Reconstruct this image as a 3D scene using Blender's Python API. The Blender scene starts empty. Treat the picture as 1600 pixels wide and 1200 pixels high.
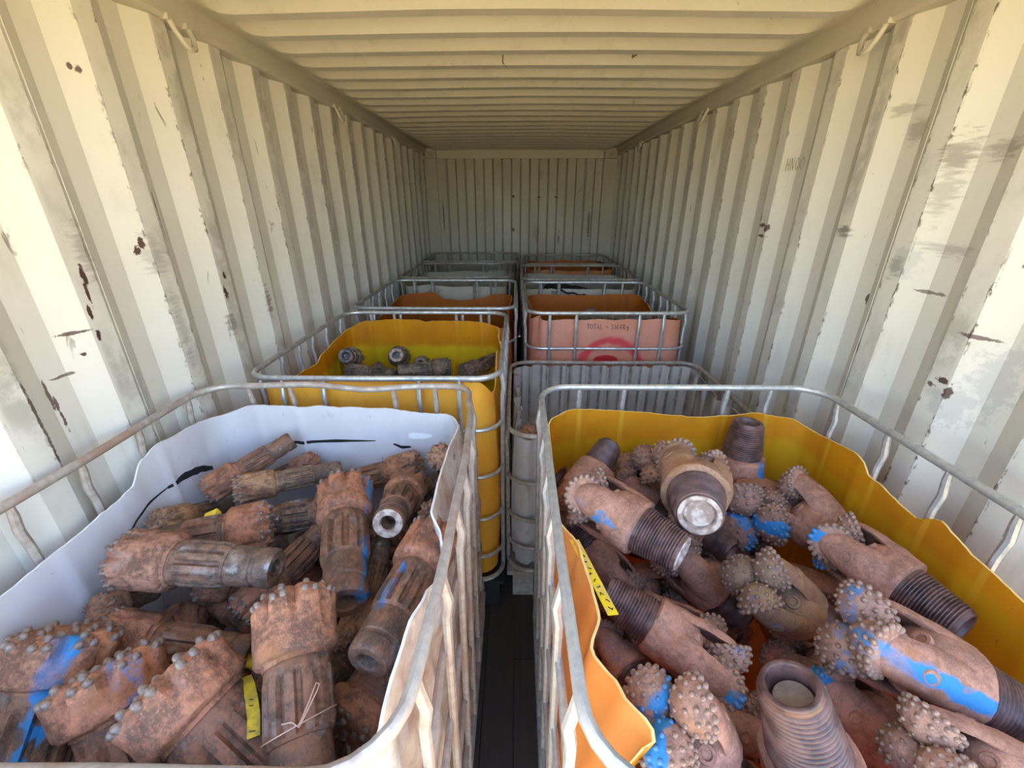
import bpy, bmesh, math, random
import numpy as np
from mathutils import Vector, Matrix, Euler, noise as mnoise

random.seed(11)
SC = bpy.context.scene
COL = SC.collection
PI = math.pi

# ------------------------------------------------------------------ camera
CAM_H = 1.77
cam = bpy.data.cameras.new('camera')
cam.sensor_width = 36.0
cam.lens = 36.0 * 659.0 / 1600.0
cam.clip_start = 0.02
cam_o = bpy.data.objects.new('camera', cam)
COL.objects.link(cam_o)
cam_o.location = (0, 0, CAM_H)
cam_o.rotation_euler = (math.radians(90 - 23.2), 0, math.radians(0.64))
SC.camera = cam_o

# ------------------------------------------------------------------ daylight
SUN_EL, SUN_AZ = 50.0, 62.0          # the sun stands high, off to the right and behind the container
world = bpy.data.worlds.new('sky')
SC.world = world
world.use_nodes = True
wn = world.node_tree.nodes
wl = world.node_tree.links
wn.clear()
w_out = wn.new('ShaderNodeOutputWorld')
w_bg = wn.new('ShaderNodeBackground')
w_sky = wn.new('ShaderNodeTexSky')
w_sky.sky_type = 'NISHITA'
w_sky.sun_disc = False
w_sky.sun_elevation = math.radians(SUN_EL)
w_sky.sun_rotation = math.radians(SUN_AZ)
w_sky.air_density = 1.0
w_sky.dust_density = 1.0
w_bg.inputs['Strength'].default_value = 1.3
wl.new(w_sky.outputs[0], w_bg.inputs['Color'])
wl.new(w_bg.outputs[0], w_out.inputs['Surface'])
sun = bpy.data.lights.new('sun', 'SUN')
sun.energy = 19.0
sun.color = (1.0, 0.93, 0.82)
sun.angle = math.radians(0.55)
sun_o = bpy.data.objects.new('sun', sun)
COL.objects.link(sun_o)
sun_o.location = (6, 3, 9)
_d = Vector((math.sin(math.radians(SUN_AZ)) * math.cos(math.radians(SUN_EL)),
             math.cos(math.radians(SUN_AZ)) * math.cos(math.radians(SUN_EL)), math.sin(math.radians(SUN_EL))))
sun_o.rotation_euler = (-_d).to_track_quat('-Z', 'Y').to_euler()

SC.view_settings.view_transform = 'Standard'
SC.view_settings.look = 'None'
SC.view_settings.gamma = 1.0
SC.view_settings.use_curve_mapping = False
SC.view_settings.exposure = 0.25
SC.cycles.max_bounces = 12
SC.cycles.diffuse_bounces = 5

# ------------------------------------------------------------------ helpers
class MB:
    """collects geometry and links it as one mesh object"""
    def __init__(s):
        s.v, s.f, s.mi = [], [], []
    def add(s, vs, fs, mi=0):
        b = len(s.v)
        s.v += [tuple(p) for p in vs]
        s.f += [tuple(i + b for i in f) for f in fs]
        s.mi += [mi] * len(fs)
        return s
    def box(s, x0, x1, y0, y1, z0, z1, mi=0):
        vs = [(x0, y0, z0), (x1, y0, z0), (x1, y1, z0), (x0, y1, z0), (x0, y0, z1), (x1, y0, z1), (x1, y1, z1), (x0, y1, z1)]
        return s.add(vs, [(0, 3, 2, 1), (4, 5, 6, 7), (0, 1, 5, 4), (1, 2, 6, 5), (2, 3, 7, 6), (3, 0, 4, 7)], mi)
    def sweep(s, path, r, n=8, closed=False, flat=1.0, caps=True, mi=0):
        P = [Vector(p) for p in path]
        m = len(P)
        T = []
        for i in range(m):
            a = P[(i - 1) % m] if (closed or i > 0) else P[i]
            b = P[(i + 1) % m] if (closed or i < m - 1) else P[i]
            T.append((b - a).normalized())
        up = Vector((0, 0, 1)) if abs(T[0].z) < 0.9 else Vector((0, 1, 0))
        N = (up - T[0] * up.dot(T[0])).normalized()
        vs = []
        for i in range(m):
            N = (N - T[i] * N.dot(T[i])).normalized()
            B = T[i].cross(N)
            rr = r[i] if isinstance(r, (list, tuple)) else r
            for k in range(n):
                a = 2 * PI * k / n
                vs.append(P[i] + N * (math.cos(a) * rr) + B * (math.sin(a) * rr * flat))
        fs = []
        for i in range(m if closed else m - 1):
            j = (i + 1) % m
            for k in range(n):
                l = (k + 1) % n
                fs.append((i * n + k, j * n + k, j * n + l, i * n + l))
        if not closed and caps:
            fs.append(tuple(range(n)))
            fs.append(tuple((m - 1) * n + k for k in reversed(range(n))))
        return s.add(vs, fs, mi)
    def lathe(s, prof, n=24, fr=None, mi=0):
        """prof: list of (r, z); fr(theta, r, z) -> r; first/last with r<=1e-6 close to a point"""
        vs, rows = [], []
        for (r, z) in prof:
            if r <= 1e-6:
                rows.append([len(vs)]); vs.append((0, 0, z))
            else:
                row = []
                for k in range(n):
                    a = 2 * PI * k / n
                    q = fr(a, r, z) if fr else r
                    row.append(len(vs)); vs.append((q * math.cos(a), q * math.sin(a), z))
                rows.append(row)
        fs = []
        for a, b in zip(rows[:-1], rows[1:]):
            for k in range(n):
                l = (k + 1) % n
                if len(a) == 1 and len(b) == 1: continue
                if len(a) == 1: fs.append((a[0], b[l], b[k]))
                elif len(b) == 1: fs.append((a[k], a[l], b[0]))
                else: fs.append((a[k], a[l], b[l], b[k]))
        return s.add(vs, fs, mi)
    def mesh(s, name, mats, smooth=True, angle=40):
        me = bpy.data.meshes.new(name)
        me.from_pydata(s.v, [], s.f)
        for m in (mats if isinstance(mats, (list, tuple)) else [mats]):
            me.materials.append(m)
        me.polygons.foreach_set('material_index', s.mi)
        bm = bmesh.new(); bm.from_mesh(me)
        bmesh.ops.recalc_face_normals(bm, faces=bm.faces)
        bm.to_mesh(me); bm.free()
        if smooth:
            me.polygons.foreach_set('use_smooth', [True] * len(me.polygons))
            me.set_sharp_from_angle(angle=math.radians(angle))
        me.update()
        return me

def link(name, me, parent=None, loc=None, rot=None):
    o = bpy.data.objects.new(name, me)
    COL.objects.link(o)
    if parent is not None: o.parent = parent
    if loc is not None: o.location = loc
    if rot is not None: o.rotation_euler = rot
    return o
def empty(name, label, cat, loc=(0, 0, 0), group=None):
    o = bpy.data.objects.new(name, None)
    o.empty_display_size = 0.1
    COL.objects.link(o)
    o.location = loc
    return tag(o, label, cat, group)
def tag(o, label=None, cat=None, group=None, kind=None):
    if label: o['label'] = label
    if cat: o['category'] = cat
    if group: o['group'] = group
    if kind: o['kind'] = kind
    return o
def struct(name, me, parent=None, label=None):
    o = link(name, me, parent)
    if parent is None: o['kind'] = 'structure'
    if label: o['label'] = label
    return o

# ------------------------------------------------------------------ materials
class NT:
    def __init__(s, name):
        s.m = bpy.data.materials.new(name)
        s.m.use_nodes = True
        s.n = s.m.node_tree.nodes; s.l = s.m.node_tree.links
        s.bsdf = s.n['Principled BSDF']
        s.out = s.n['Material Output']
        s.tc = s.n.new('ShaderNodeTexCoord')
    def set(s, **k):
        for a, v in k.items():
            i = s.bsdf.inputs[a.replace('_', ' ')]
            if hasattr(v, 'links') or hasattr(v, 'is_linked'): s.l.new(v, i)
            else: i.default_value = v
        return s
    def coord(s, which='Object', scale=(1, 1, 1), loc=(0, 0, 0)):
        mp = s.n.new('ShaderNodeMapping')
        mp.inputs['Scale'].default_value = scale; mp.inputs['Location'].default_value = loc
        s.l.new(s.tc.outputs[which], mp.inputs['Vector'])
        return mp.outputs[0]
    def noise(s, vec, scale, detail=4, rough=0.55, dist=0.0):
        t = s.n.new('ShaderNodeTexNoise')
        t.inputs['Scale'].default_value = scale; t.inputs['Detail'].default_value = detail
        t.inputs['Roughness'].default_value = rough; t.inputs['Distortion'].default_value = dist
        s.l.new(vec, t.inputs['Vector'])
        return t.outputs[0]
    def voro(s, vec, scale, feat='F1'):
        t = s.n.new('ShaderNodeTexVoronoi'); t.feature = feat
        t.inputs['Scale'].default_value = scale
        s.l.new(vec, t.inputs['Vector'])
        return t.outputs['Distance']
    def ramp(s, fac, lo, hi, a=0.0, b=1.0):
        t = s.n.new('ShaderNodeMapRange'); t.interpolation_type = 'SMOOTHSTEP'
        t.inputs['From Min'].default_value = lo; t.inputs['From Max'].default_value = hi
        t.inputs['To Min'].default_value = a; t.inputs['To Max'].default_value = b
        s.l.new(fac, t.inputs['Value'])
        return t.outputs[0]
    def math(s, op, a, b=None, c=None):
        t = s.n.new('ShaderNodeMath'); t.operation = op
        for i, v in enumerate((a, b, c)):
            if v is None: continue
            if isinstance(v, (int, float)): t.inputs[i].default_value = v
            else: s.l.new(v, t.inputs[i])
        return t.outputs[0]
    def mix(s, fac, a, b):
        t = s.n.new('ShaderNodeMix'); t.data_type = 'RGBA'
        for sock, v in ((t.inputs['Factor'], fac), (t.inputs['A'], a), (t.inputs['B'], b)) if False else ((t.inputs[0], fac), (t.inputs[6], a), (t.inputs[7], b)):
            if isinstance(v, (int, float)): sock.default_value = v
            elif isinstance(v, (tuple, list)): sock.default_value = tuple(v) if len(v) == 4 else (*v, 1)
            else: s.l.new(v, sock)
        return t.outputs[2]
    def sep(s, vec):
        t = s.n.new('ShaderNodeSeparateXYZ'); s.l.new(vec, t.inputs[0])
        return t.outputs
    def comb(s, x, y, z):
        t = s.n.new('ShaderNodeCombineXYZ')
        for i, v in enumerate((x, y, z)):
            if isinstance(v, (int, float)): t.inputs[i].default_value = v
            else: s.l.new(v, t.inputs[i])
        return t.outputs[0]
    def bump(s, h, strength=0.3, dist=0.01):
        b = s.n.new('ShaderNodeBump')
        b.inputs['Strength'].default_value = strength; b.inputs['Distance'].default_value = dist
        s.l.new(h, b.inputs['Height']); s.l.new(b.outputs[0], s.bsdf.inputs['Normal'])
        return s
    def attr(s, name):
        t = s.n.new('ShaderNodeAttribute'); t.attribute_type = 'OBJECT'; t.attribute_name = name
        return t.outputs['Fac']
    def rand(s):
        return s.n.new('ShaderNodeObjectInfo').outputs['Random']
    def vadd(s, a, b):
        t = s.n.new('ShaderNodeVectorMath'); t.operation = 'ADD'
        s.l.new(a, t.inputs[0])
        if isinstance(b, tuple): t.inputs[1].default_value = b
        else: s.l.new(b, t.inputs[1])
        return t.outputs[0]
# ================================================================== MATERIALS OF THE SETTING
XL, XR, ZC, Y0, Y1 = -1.135, 1.225, 2.387, 0.08, 5.87

def spots(t, co, lst, ax, vec=None, soft=0.70, far=1.5):
    """max of soft ragged ellipses: (a0, z0, ra, rz, strength); a is the coordinate named by ax"""
    s = t.sep(co)
    nz = t.noise(vec, 1.0, 6, 0.72, 0.4) if vec else t.noise(co, 30, 6, 0.78)
    nz = t.math('MULTIPLY_ADD', nz, 3.4, -1.7)
    acc = None
    for (a0, z0, ra, rz, st) in lst:
        da = t.math('MULTIPLY', t.math('SUBTRACT', s[ax], a0), 1.0 / ra)
        dz = t.math('MULTIPLY', t.math('SUBTRACT', s[2], z0), 1.0 / rz)
        d = t.math('SQRT', t.math('ADD', t.math('MULTIPLY', da, da), t.math('MULTIPLY', dz, dz)))
        m = t.ramp(t.math('ADD', d, nz), 0.95, soft, 0.0, st)
        m = t.math('MULTIPLY', m, t.ramp(d, far, far * 0.6))
        acc = m if acc is None else t.math('MAXIMUM', acc, m)
    return acc

def paint_mat(name, rust=(), smudge=(), primer=(), ax=1, dirt=1.0, ridge=None, base=(0.65, 0.625, 0.555)):
    t = NT(name)
    co = t.coord('Object')
    big = t.noise(co, 1.7, 5, 0.6)
    c = t.mix(t.ramp(big, 0.35, 0.7, 0.0, 0.45), base, (base[0] * 0.86, base[1] * 0.84, base[2] * 0.80))
    # grubby patches stretched along the corrugation
    st = t.noise(t.coord('Object', (9, 9, 1.6) if ax != 2 else (1.6, 9, 9)), 1.0, 6, 0.65)
    pat = t.ramp(t.noise(co, 3.1, 3, 0.5), 0.45, 0.62)
    c = t.mix(t.math('MULTIPLY', t.ramp(st, 0.50, 0.72, 0.0, 0.50 * dirt), pat), c, (0.40, 0.37, 0.29))
    # black scrapes
    sc = t.noise(t.coord('Object', (30, 38, 9)), 1.0, 3, 0.6, 0.6)
    c = t.mix(t.math('MULTIPLY', t.ramp(sc, 0.665, 0.72, 0.0, 0.75 * dirt), t.ramp(t.noise(co, 2.3, 2), 0.47, 0.58)), c, (0.16, 0.13, 0.09))
    if ridge:   # paint knocked off along the folds of the sheet
        s = t.sep(co)
        p = t.math('FRACT', t.math('DIVIDE', t.math('SUBTRACT', s[1], ridge[0] - 40 * ridge[1]), ridge[1]))
        e = None
        for q in (0.63, 0.87):
            k = t.ramp(t.math('ABSOLUTE', t.math('SUBTRACT', p, q)), 0.030, 0.008)
            e = k if e is None else t.math('MAXIMUM', e, k)
        wear = t.ramp(t.noise(t.coord('Object', (5, 60, 26)), 1.0, 5, 0.75), 0.53, 0.58)
        c = t.mix(t.math('MULTIPLY', t.math('MULTIPLY', e, wear), t.ramp(t.noise(co, 2.6, 2), 0.42, 0.55, 0.0, 0.95)), c, (0.12, 0.09, 0.07))
        grub = t.ramp(t.noise(t.coord('Object', (2.2, 2.2, 2.0)), 1.0, 4, 0.6), 0.42, 0.60)
        fl = t.math('MULTIPLY', t.ramp(p, 0.64, 0.70), t.ramp(p, 0.98, 0.86))
        c = t.mix(t.math('MULTIPLY', t.math('MULTIPLY', fl, grub), t.ramp(t.noise(co, 14, 5, 0.7), 0.36, 0.58, 0.05, 0.7)), c, (0.35, 0.325, 0.275))
    # chips down to rust
    ch = t.noise(t.coord('Object', (44, 44, 16)), 1.0, 4, 0.7)
    c = t.mix(t.math('MULTIPLY', t.ramp(ch, 0.73, 0.755, 0.0, 0.95), t.ramp(t.noise(co, 4.1, 2), 0.48, 0.56)), c, (0.075, 0.035, 0.022))
    if primer: c = t.mix(spots(t, co, primer, ax, None, 0.5, 1.4), c, (0.43, 0.43, 0.42))
    if smudge: c = t.mix(spots(t, co, smudge, ax, t.coord('Object', (26, 10, 75)), 0.25, 1.8), c, (0.15, 0.125, 0.095))
    if rust: c = t.mix(spots(t, co, rust, ax), c, (0.075, 0.036, 0.026))
    t.set(Base_Color=c, Roughness=t.ramp(big, 0.3, 0.7, 0.38, 0.56))
    t.bsdf.inputs['Specular IOR Level'].default_value = 0.4
    t.bump(t.noise(co, 9, 4), 0.12, 0.02)
    return t.m

M = {}
M['wall_left'] = paint_mat('cream_paint_left', ridge=(1.18, 0.272),
    rust=[(1.114, 1.597, .008, .03, 1), (1.108, 1.55, .006, .04, 1), (1.095, 1.50, .006, .03, 1), (1.32, 1.637, .010, .016, 1), (1.335, 1.66, .008, .02, 1), (1.048, 1.46, .035, .005, .9), (1.093, 1.438, .008, .018, 1), (1.05, 1.40, .008, .008, 1),
          (1.324, 2.092, .009, .012, .9), (1.31, 2.095, .006, .008, .9), (1.656, 1.514, .009, .02, 1), (1.64, 1.45, .012, .03, 1), (1.44, 1.75, .006, .07, 1), (.947, 1.33, .005, .05, .9), (.955, 1.27, .005, .05, .9), (1.0, 1.36, .035, .004, .8), (.878, 1.30, .007, .13, .9)],
    smudge=[(1.633, 1.33, .03, .06, .6), (1.913, 1.36, .03, .08, .7), (1.38, 1.40, .03, .16, .35), (1.36, 1.62, .05, .08, .3), (1.14, 1.66, .04, .1, .4)],
    primer=[(1.175, 1.25, .035, .10, .75), (1.40, 1.28, .05, .05, .4)])
M['wall_right'] = paint_mat('cream_paint_right', ridge=(1.49, 0.277),
    rust=[(2.30, 1.70, .02, .035, .95), (2.26, 1.67, .03, .012, .9), (2.22, 1.66, .02, .02, .9), (2.25, 1.62, .04, .008, .9), (1.132, 1.30, .025, .012, .95), (1.11, 1.275, .014, .02, .9), (1.16, 1.28, .014, .01, .9), (1.53, 1.458, .008, .022, .9), (1.07, 1.631, .015, .01, 1),
          (1.46, 1.3, .008, .03, .9), (1.10, 1.44, .05, .006, .8), (1.30, 1.52, .05, .006, .7)],
    smudge=[(1.689, 1.677, .04, .035, .75), (1.357, 1.898, .055, .06, .6), (1.235, 1.90, .10, .03, .5), (1.30, 1.645, .10, .025, .4), (1.417, 1.585, .035, .06, .45), (1.55, 1.99, .05, .05, .45), (1.62, 2.05, .06, .025, .45), (1.36, 1.8, .04, .1, .35)],
    primer=[(1.03, 1.34, .07, .12, .6), (1.10, 1.24, .07, .08, .6), (1.40, 1.60, .06, .06, .5)])
M['wall_back'] = paint_mat('cream_paint_back', ax=0, dirt=0.9, base=(0.44, 0.41, 0.335),  # darker base than the sides: dimness of the far end put in the colour
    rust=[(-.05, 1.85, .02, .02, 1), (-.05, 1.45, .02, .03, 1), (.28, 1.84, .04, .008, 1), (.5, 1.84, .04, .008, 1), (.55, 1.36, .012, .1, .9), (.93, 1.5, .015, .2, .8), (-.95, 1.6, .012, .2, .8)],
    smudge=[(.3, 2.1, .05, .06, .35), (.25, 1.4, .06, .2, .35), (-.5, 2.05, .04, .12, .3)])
M['ceiling'] = paint_mat('cream_paint_ceiling', ax=0, dirt=0.9, base=(0.60, 0.57, 0.485))
M['trim'] = paint_mat('cream_paint_rail', dirt=0.35, base=(0.53, 0.50, 0.42))

def m_floor():
    t = NT('dark_oiled_floorboard')
    co = t.coord('Object')
    g = t.noise(t.coord('Object', (40, 2.5, 40)), 1.0, 5, 0.6)
    c = t.mix(g, (0.030, 0.021, 0.016), (0.075, 0.052, 0.038))
    c = t.mix(t.math('MULTIPLY', t.rand(), 0.5), c, (0.03, 0.024, 0.02))
    t.set(Base_Color=c, Roughness=0.75)
    t.bump(g, 0.3, 0.004)
    return t.m
M['plank'] = m_floor()
def m_ground():
    t = NT('sandy_yard')
    co = t.coord('Object')
    c = t.mix(t.noise(co, 0.8, 8, 0.65), (0.60, 0.42, 0.16), (0.72, 0.52, 0.22))
    t.set(Base_Color=c, Roughness=0.95)
    t.bump(t.noise(co, 12, 6), 0.5, 0.03)
    return t.m
M['ground'] = m_ground()

# ================================================================== THE CONTAINER
def side_profile(y, y_dark, pitch):
    """outward depth of the side wall at y; the steep face that looks away from the door is centred on y_dark"""
    p = ((y - y_dark) / pitch) % 1.0
    # 0 at the dark slope's middle: inner -> outer over +-0.12, outer flat, bright slope (outer -> inner), inner flat
    if p < 0.13: return 0.5 + 0.5 * p / 0.13
    if p < 0.37: return 1.0
    if p < 0.63: return 1.0 - (p - 0.37) / 0.26
    if p < 0.87: return 0.0
    return 0.5 * (p - 0.87) / 0.13

def corrugated_side(x_in, sgn, y_dark, pitch, mat, name, z0=-0.02, z1=2.40):
    root = bpy.data.objects.new(name, None); COL.objects.link(root); root['kind'] = 'structure'
    depth = 0.036
    ks = [0.13, 0.37, 0.63, 0.87]
    ys = [Y0, Y1]
    k = math.floor((Y0 - y_dark) / pitch) - 1
    while y_dark + k * pitch < Y1 + pitch:
        for q in ks:
            y = y_dark + (k + q) * pitch
            if Y0 < y < Y1: ys.append(y)
        k += 1
    ys = sorted(ys)
    seams = [y_dark + (k + 0.93) * pitch for k in (-6, -1, 4, 9, 14, 19)]     # weld seams on an inner flat
    seams = [y for y in seams if Y0 + .1 < y < Y1 - .1]
    cuts = [Y0] + seams + [Y1]
    for i in range(len(cuts) - 1):
        a, b = cuts[i], cuts[i + 1]
        yy = [a] + [y for y in ys if a + 1e-4 < y < b - 1e-4] + [b]
        m = MB()
        n = len(yy)
        zs = [z0 + (z1 - z0) * j / 12 for j in range(13)]
        def X(y, z, e=0.0):
            w = mnoise.noise(Vector((y * 2.1, z * 1.7, sgn * 3.0))) * 0.004
            return x_in + sgn * (depth * side_profile(y, y_dark, pitch) + w + e)
        vs = [(X(y, z), y, z) for z in zs for y in yy]
        fs = [(j * n + q, j * n + q + 1, (j + 1) * n + q + 1, (j + 1) * n + q) for j in range(12) for q in range(n - 1)]
        m.add(vs, fs)
        if i > 0:    # the weld bead that closes the seam
            m.sweep([(X(a, z) - sgn * 0.0005, a, z) for z in zs], 0.0017, 5)
        o = link('panel', m.mesh('side_panel', mat, angle=20), root)
    return root
corrugated_side(XL, -1, 1.18, 0.272, M['wall_left'], 'wall_left')
corrugated_side(XR, 1, 1.49, 0.277, M['wall_right'], 'wall_right')

# end wall: sixteen half pitches between two flat corner posts
def end_wall():
    m = MB()
    root = bpy.data.objects.new('wall_back', None); COL.objects.link(root); root['kind'] = 'structure'
    pts = []
    x, hp = -0.985, 0.1155
    k = 0
    while x < 1.06:
        d = 0.0 if k % 2 == 0 else 0.042
        d2 = 0.042 if k % 2 == 0 else 0.0
        pts += [(x, d), (x + hp - 0.022, d)]
        x += hp; k += 1
    pts = [(-1.16, 0.0)] + pts + [(1.25, 0.0)]
    n = len(pts)
    zs = [0, 0.6, 1.2, 1.8, 2.36]
    m.add([(px, Y1 + d, z) for z in zs for (px, d) in pts],
          [(j * n + q, j * n + q + 1, (j + 1) * n + q + 1, (j + 1) * n + q) for j in range(4) for q in range(n - 1)])
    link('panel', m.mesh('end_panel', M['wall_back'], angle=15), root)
    for (a, b) in ((XL - .03, -1.0), (1.065, XR + .03)):
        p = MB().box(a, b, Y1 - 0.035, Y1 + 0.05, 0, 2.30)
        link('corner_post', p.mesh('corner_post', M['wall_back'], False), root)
    p = MB().box(-1.19, 1.28, Y1 - 0.03, Y1 + 0.08, 2.275, 2.44)
    link('header_beam', p.mesh('header_beam', M['trim'], False), root)
    for (a, b, s) in ((XL + .02, -0.985, 1), (1.055, XR - .02, -1)):
        p = MB().box(a, b, Y1 - 0.12, Y1 + 0.02, 2.27, 2.35)
        xm = (a + b) / 2
        p.sweep([(xm - .03, Y1 - .122, 2.31), (xm, Y1 - .124, 2.325), (xm + .03, Y1 - .122, 2.31), (xm, Y1 - .124, 2.295)], 0.006, 6, closed=True)
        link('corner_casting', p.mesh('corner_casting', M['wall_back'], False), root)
end_wall()

# roof: die-stamped cross corrugations that run out before the rails
def roof():
    pitch, yb = 0.2055, 1.953          # the face that looks at the door is centred on yb
    xs = [XL - 0.06, XL + 0.05, XL + 0.085, XL + 0.13, XL + 0.18] + [XL + 0.18 + (XR - XL - 0.36) * i / 6 for i in range(1, 6)] + [XR - 0.18, XR - 0.13, XR - 0.085, XR - 0.05, XR + 0.06]
    fx = [0, 0, 0.35, 0.85, 1] + [1] * 5 + [1, 0.85, 0.35, 0, 0]
    ys = []
    k = -13
    kn = [-0.5, -0.17, 0.17, 0.5 - 0.17]
    while yb + k * pitch < Y1 + .2:
        for q, h in ((-0.15, 1.0), (0.15, 0.0), (0.42, 0.0), (0.62, 1.0)):
            y = yb + (k + q) * pitch
            if Y0 < y < Y1 + 0.05: ys.append((y, h))
        k += 1
    ys = [(Y0, 1.0)] + sorted(ys) + [(Y1 + 0.06, 1.0)]
    m = MB(); n = len(xs)
    vs = []
    for (y, h) in ys:
        for x, f in zip(xs, fx):
            sag = 0.012 * math.cos((x - 0.045) / 1.2 * PI / 2)
            w = mnoise.noise(Vector((x * 1.3, y * 1.9, 7))) * 0.006
            vs.append((x, y, ZC + sag + w * f + 0.036 * (h - 1.0) * f))
    m.add(vs, [(j * n + q, j * n + q + 1, (j + 1) * n + q + 1, (j + 1) * n + q) for j in range(len(ys) - 1) for q in range(n - 1)])
    struct('ceiling', m.mesh('ceiling', M['ceiling'], angle=18))
roof()

# top side rails with their lashing rings
def ring_mesh():
    m = MB()
    m.sweep([(0.0, -0.042, 0.0), (0.012, -0.040, -0.03), (0.022, -0.022, -0.062), (0.024, 0.0, -0.07), (0.022, 0.022, -0.062), (0.012, 0.040, -0.03), (0.0, 0.042, 0.0)], 0.0085, 8)
    for s in (-1, 1):
        m.box(-0.02, 0.008, s * 0.042 - 0.014, s * 0.042 + 0.014, -0.004, 0.012)
    return m
for nm, x, s in (('trim_1', XL, 1), ('trim_2', XR, -1)):
    m = MB()
    a, b = x - s * 0.06, x + s * 0.024
    prof = [(a, 2.40), (b + s * 0.012, 2.40), (b, 2.385), (b, 2.318), (b - s * 0.010, 2.306), (a, 2.306)]
    n = len(prof); L = []
    ysr = [Y0 + (Y1 + 0.02 - Y0) * i / 24 for i in range(25)]
    for y in ysr:
        w = mnoise.noise(Vector((y * 1.7, x, 0))) * 0.004
        L += [(px + w, y, pz + w * 0.6) for px, pz in prof]
    m.add(L, [(i * n + k, i * n + (k + 1) % n, (i + 1) * n + (k + 1) % n, (i + 1) * n + k) for i in range(24) for k in range(n)])
    rail = struct(nm, m.mesh(nm, M['trim'], angle=30))
    rm = ring_mesh().mesh('lashing_ring', M['trim'])
    for y in ((0.37, 1.72, 3.05, 4.35, 5.5) if s > 0 else (0.37, 1.78, 3.19, 4.70)):
        o = link('lashing_ring', rm, rail, (x + s * 0.024, y, 2.309), (0, 0, 0 if s > 0 else PI))

# floor of long boards
fl = struct('floor', MB().box(XL - 0.08, XR + 0.08, Y0, Y1 + 0.12, -0.16, -0.02).mesh('floor', M['plank'], False))
pw = 0.118
for i in range(21):
    x = XL - 0.05 + i * pw
    for (ya, yb) in (((Y0, 2.42), (2.424, Y1)) if i % 2 else ((Y0, 1.18), (1.184, 3.62), (3.624, Y1))):
        p = MB().box(x + 0.0015, x + pw - 0.0015, ya, yb, -0.02, -random.random() * 0.003)
        link('plank', p.mesh('plank', M['plank'], False), fl)
# the yard outside the doors
g = MB().add([(-40, -40, -0.17), (40, -40, -0.17), (40, 40, -0.17), (-40, 40, -0.17)], [(0, 1, 2, 3)])
struct('ground', g.mesh('ground', M['ground'], False))
# ================================================================== CUT-DOWN LIQUID TOTES
def m_galv(name, base, dirt, amount, metal=0.75, rough=0.42):
    t = NT(name)
    co = t.coord('Object')
    n = t.noise(co, 34, 5, 0.65)
    n2 = t.noise(co, 5, 3, 0.5)
    c = t.mix(t.ramp(n, 0.35, 0.7), base, tuple(b * 0.72 for b in base))
    k = t.ramp(t.math('ADD', n2, t.math('MULTIPLY', n, 0.35)), 0.70 - amount * 0.45, 1.05 - amount * 0.4)
    c = t.mix(k, c, dirt)
    t.set(Base_Color=c, Roughness=t.ramp(n, 0.3, 0.7, rough - 0.08, rough + 0.15))
    t.l.new(t.math('MULTIPLY', t.math('SUBTRACT', 1.0, k), metal), t.bsdf.inputs['Metallic'])
    t.bump(n, 0.25, 0.003)
    return t.m
M['galv'] = m_galv('galvanised_tube', (0.62, 0.64, 0.65), (0.30, 0.25, 0.20), 0.15)
M['galv_dusty'] = m_galv('dusty_tube', (0.52, 0.48, 0.44), (0.30, 0.20, 0.15), 0.42, 0.5, 0.5)
M['galv_dull'] = m_galv('dull_tube', (0.50, 0.47, 0.43), (0.26, 0.20, 0.15), 0.5, 0.5, 0.55)

def m_plastic(name, col, deep, dirt=(0.30, 0.15, 0.10), amount=0.2, trans=0.3, gloss=0.38, band=None, extra=None, dsc=(7, 7, 3.5)):
    """cloudy moulded plastic that lets some light through"""
    t = NT(name)
    co = t.coord('Object')
    n = t.noise(co, 4.5, 5, 0.6)
    c = t.mix(t.ramp(n, 0.3, 0.7), col, deep)
    if band:      # yellower tint below a wavy line round the tub
        s = t.sep(co)
        w = t.math('ADD', s[2], t.math('MULTIPLY_ADD', t.noise(co, 3.0, 2), 0.10, -0.05))
        c = t.mix(t.ramp(w, band[0] + 0.025, band[0] - 0.02, 0.0, 0.9), c, band[1])
    if extra: c = extra(t, co, c)
    k = t.ramp(t.noise(t.coord('Object', dsc), 1.0, 6, 0.68), 0.70 - amount * 0.45, 0.86 - amount * 0.35, 0.0, 0.85)
    fine = t.ramp(t.noise(t.coord('Object', (60, 60, 22)), 1.0, 3, 0.6), 0.70, 0.76, 0.0, 0.55)
    c = t.mix(k, c, dirt)
    c = t.mix(fine, c, tuple(d * 0.5 for d in dirt))
    t.set(Base_Color=c, Roughness=t.ramp(n, 0.3, 0.7, gloss, gloss + 0.15))
    tr = t.n.new('ShaderNodeBsdfTranslucent'); t.l.new(c, tr.inputs['Color'])
    mx = t.n.new('ShaderNodeMixShader')
    t.l.new(t.math('MULTIPLY', t.math('SUBTRACT', 1.0, k), trans), mx.inputs[0])
    t.l.new(t.bsdf.outputs[0], mx.inputs[1]); t.l.new(tr.outputs[0], mx.inputs[2])
    t.l.new(mx.outputs[0], t.out.inputs['Surface'])
    t.bump(t.noise(co, 5, 3), 0.25, 0.02)
    return t.m
def m_edge(name, col):
    t = NT(name); co = t.coord('Object')
    t.set(Base_Color=t.mix(t.noise(co, 60, 3), col, tuple(c * 0.75 for c in col)), Roughness=0.7)
    return t.m
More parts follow.
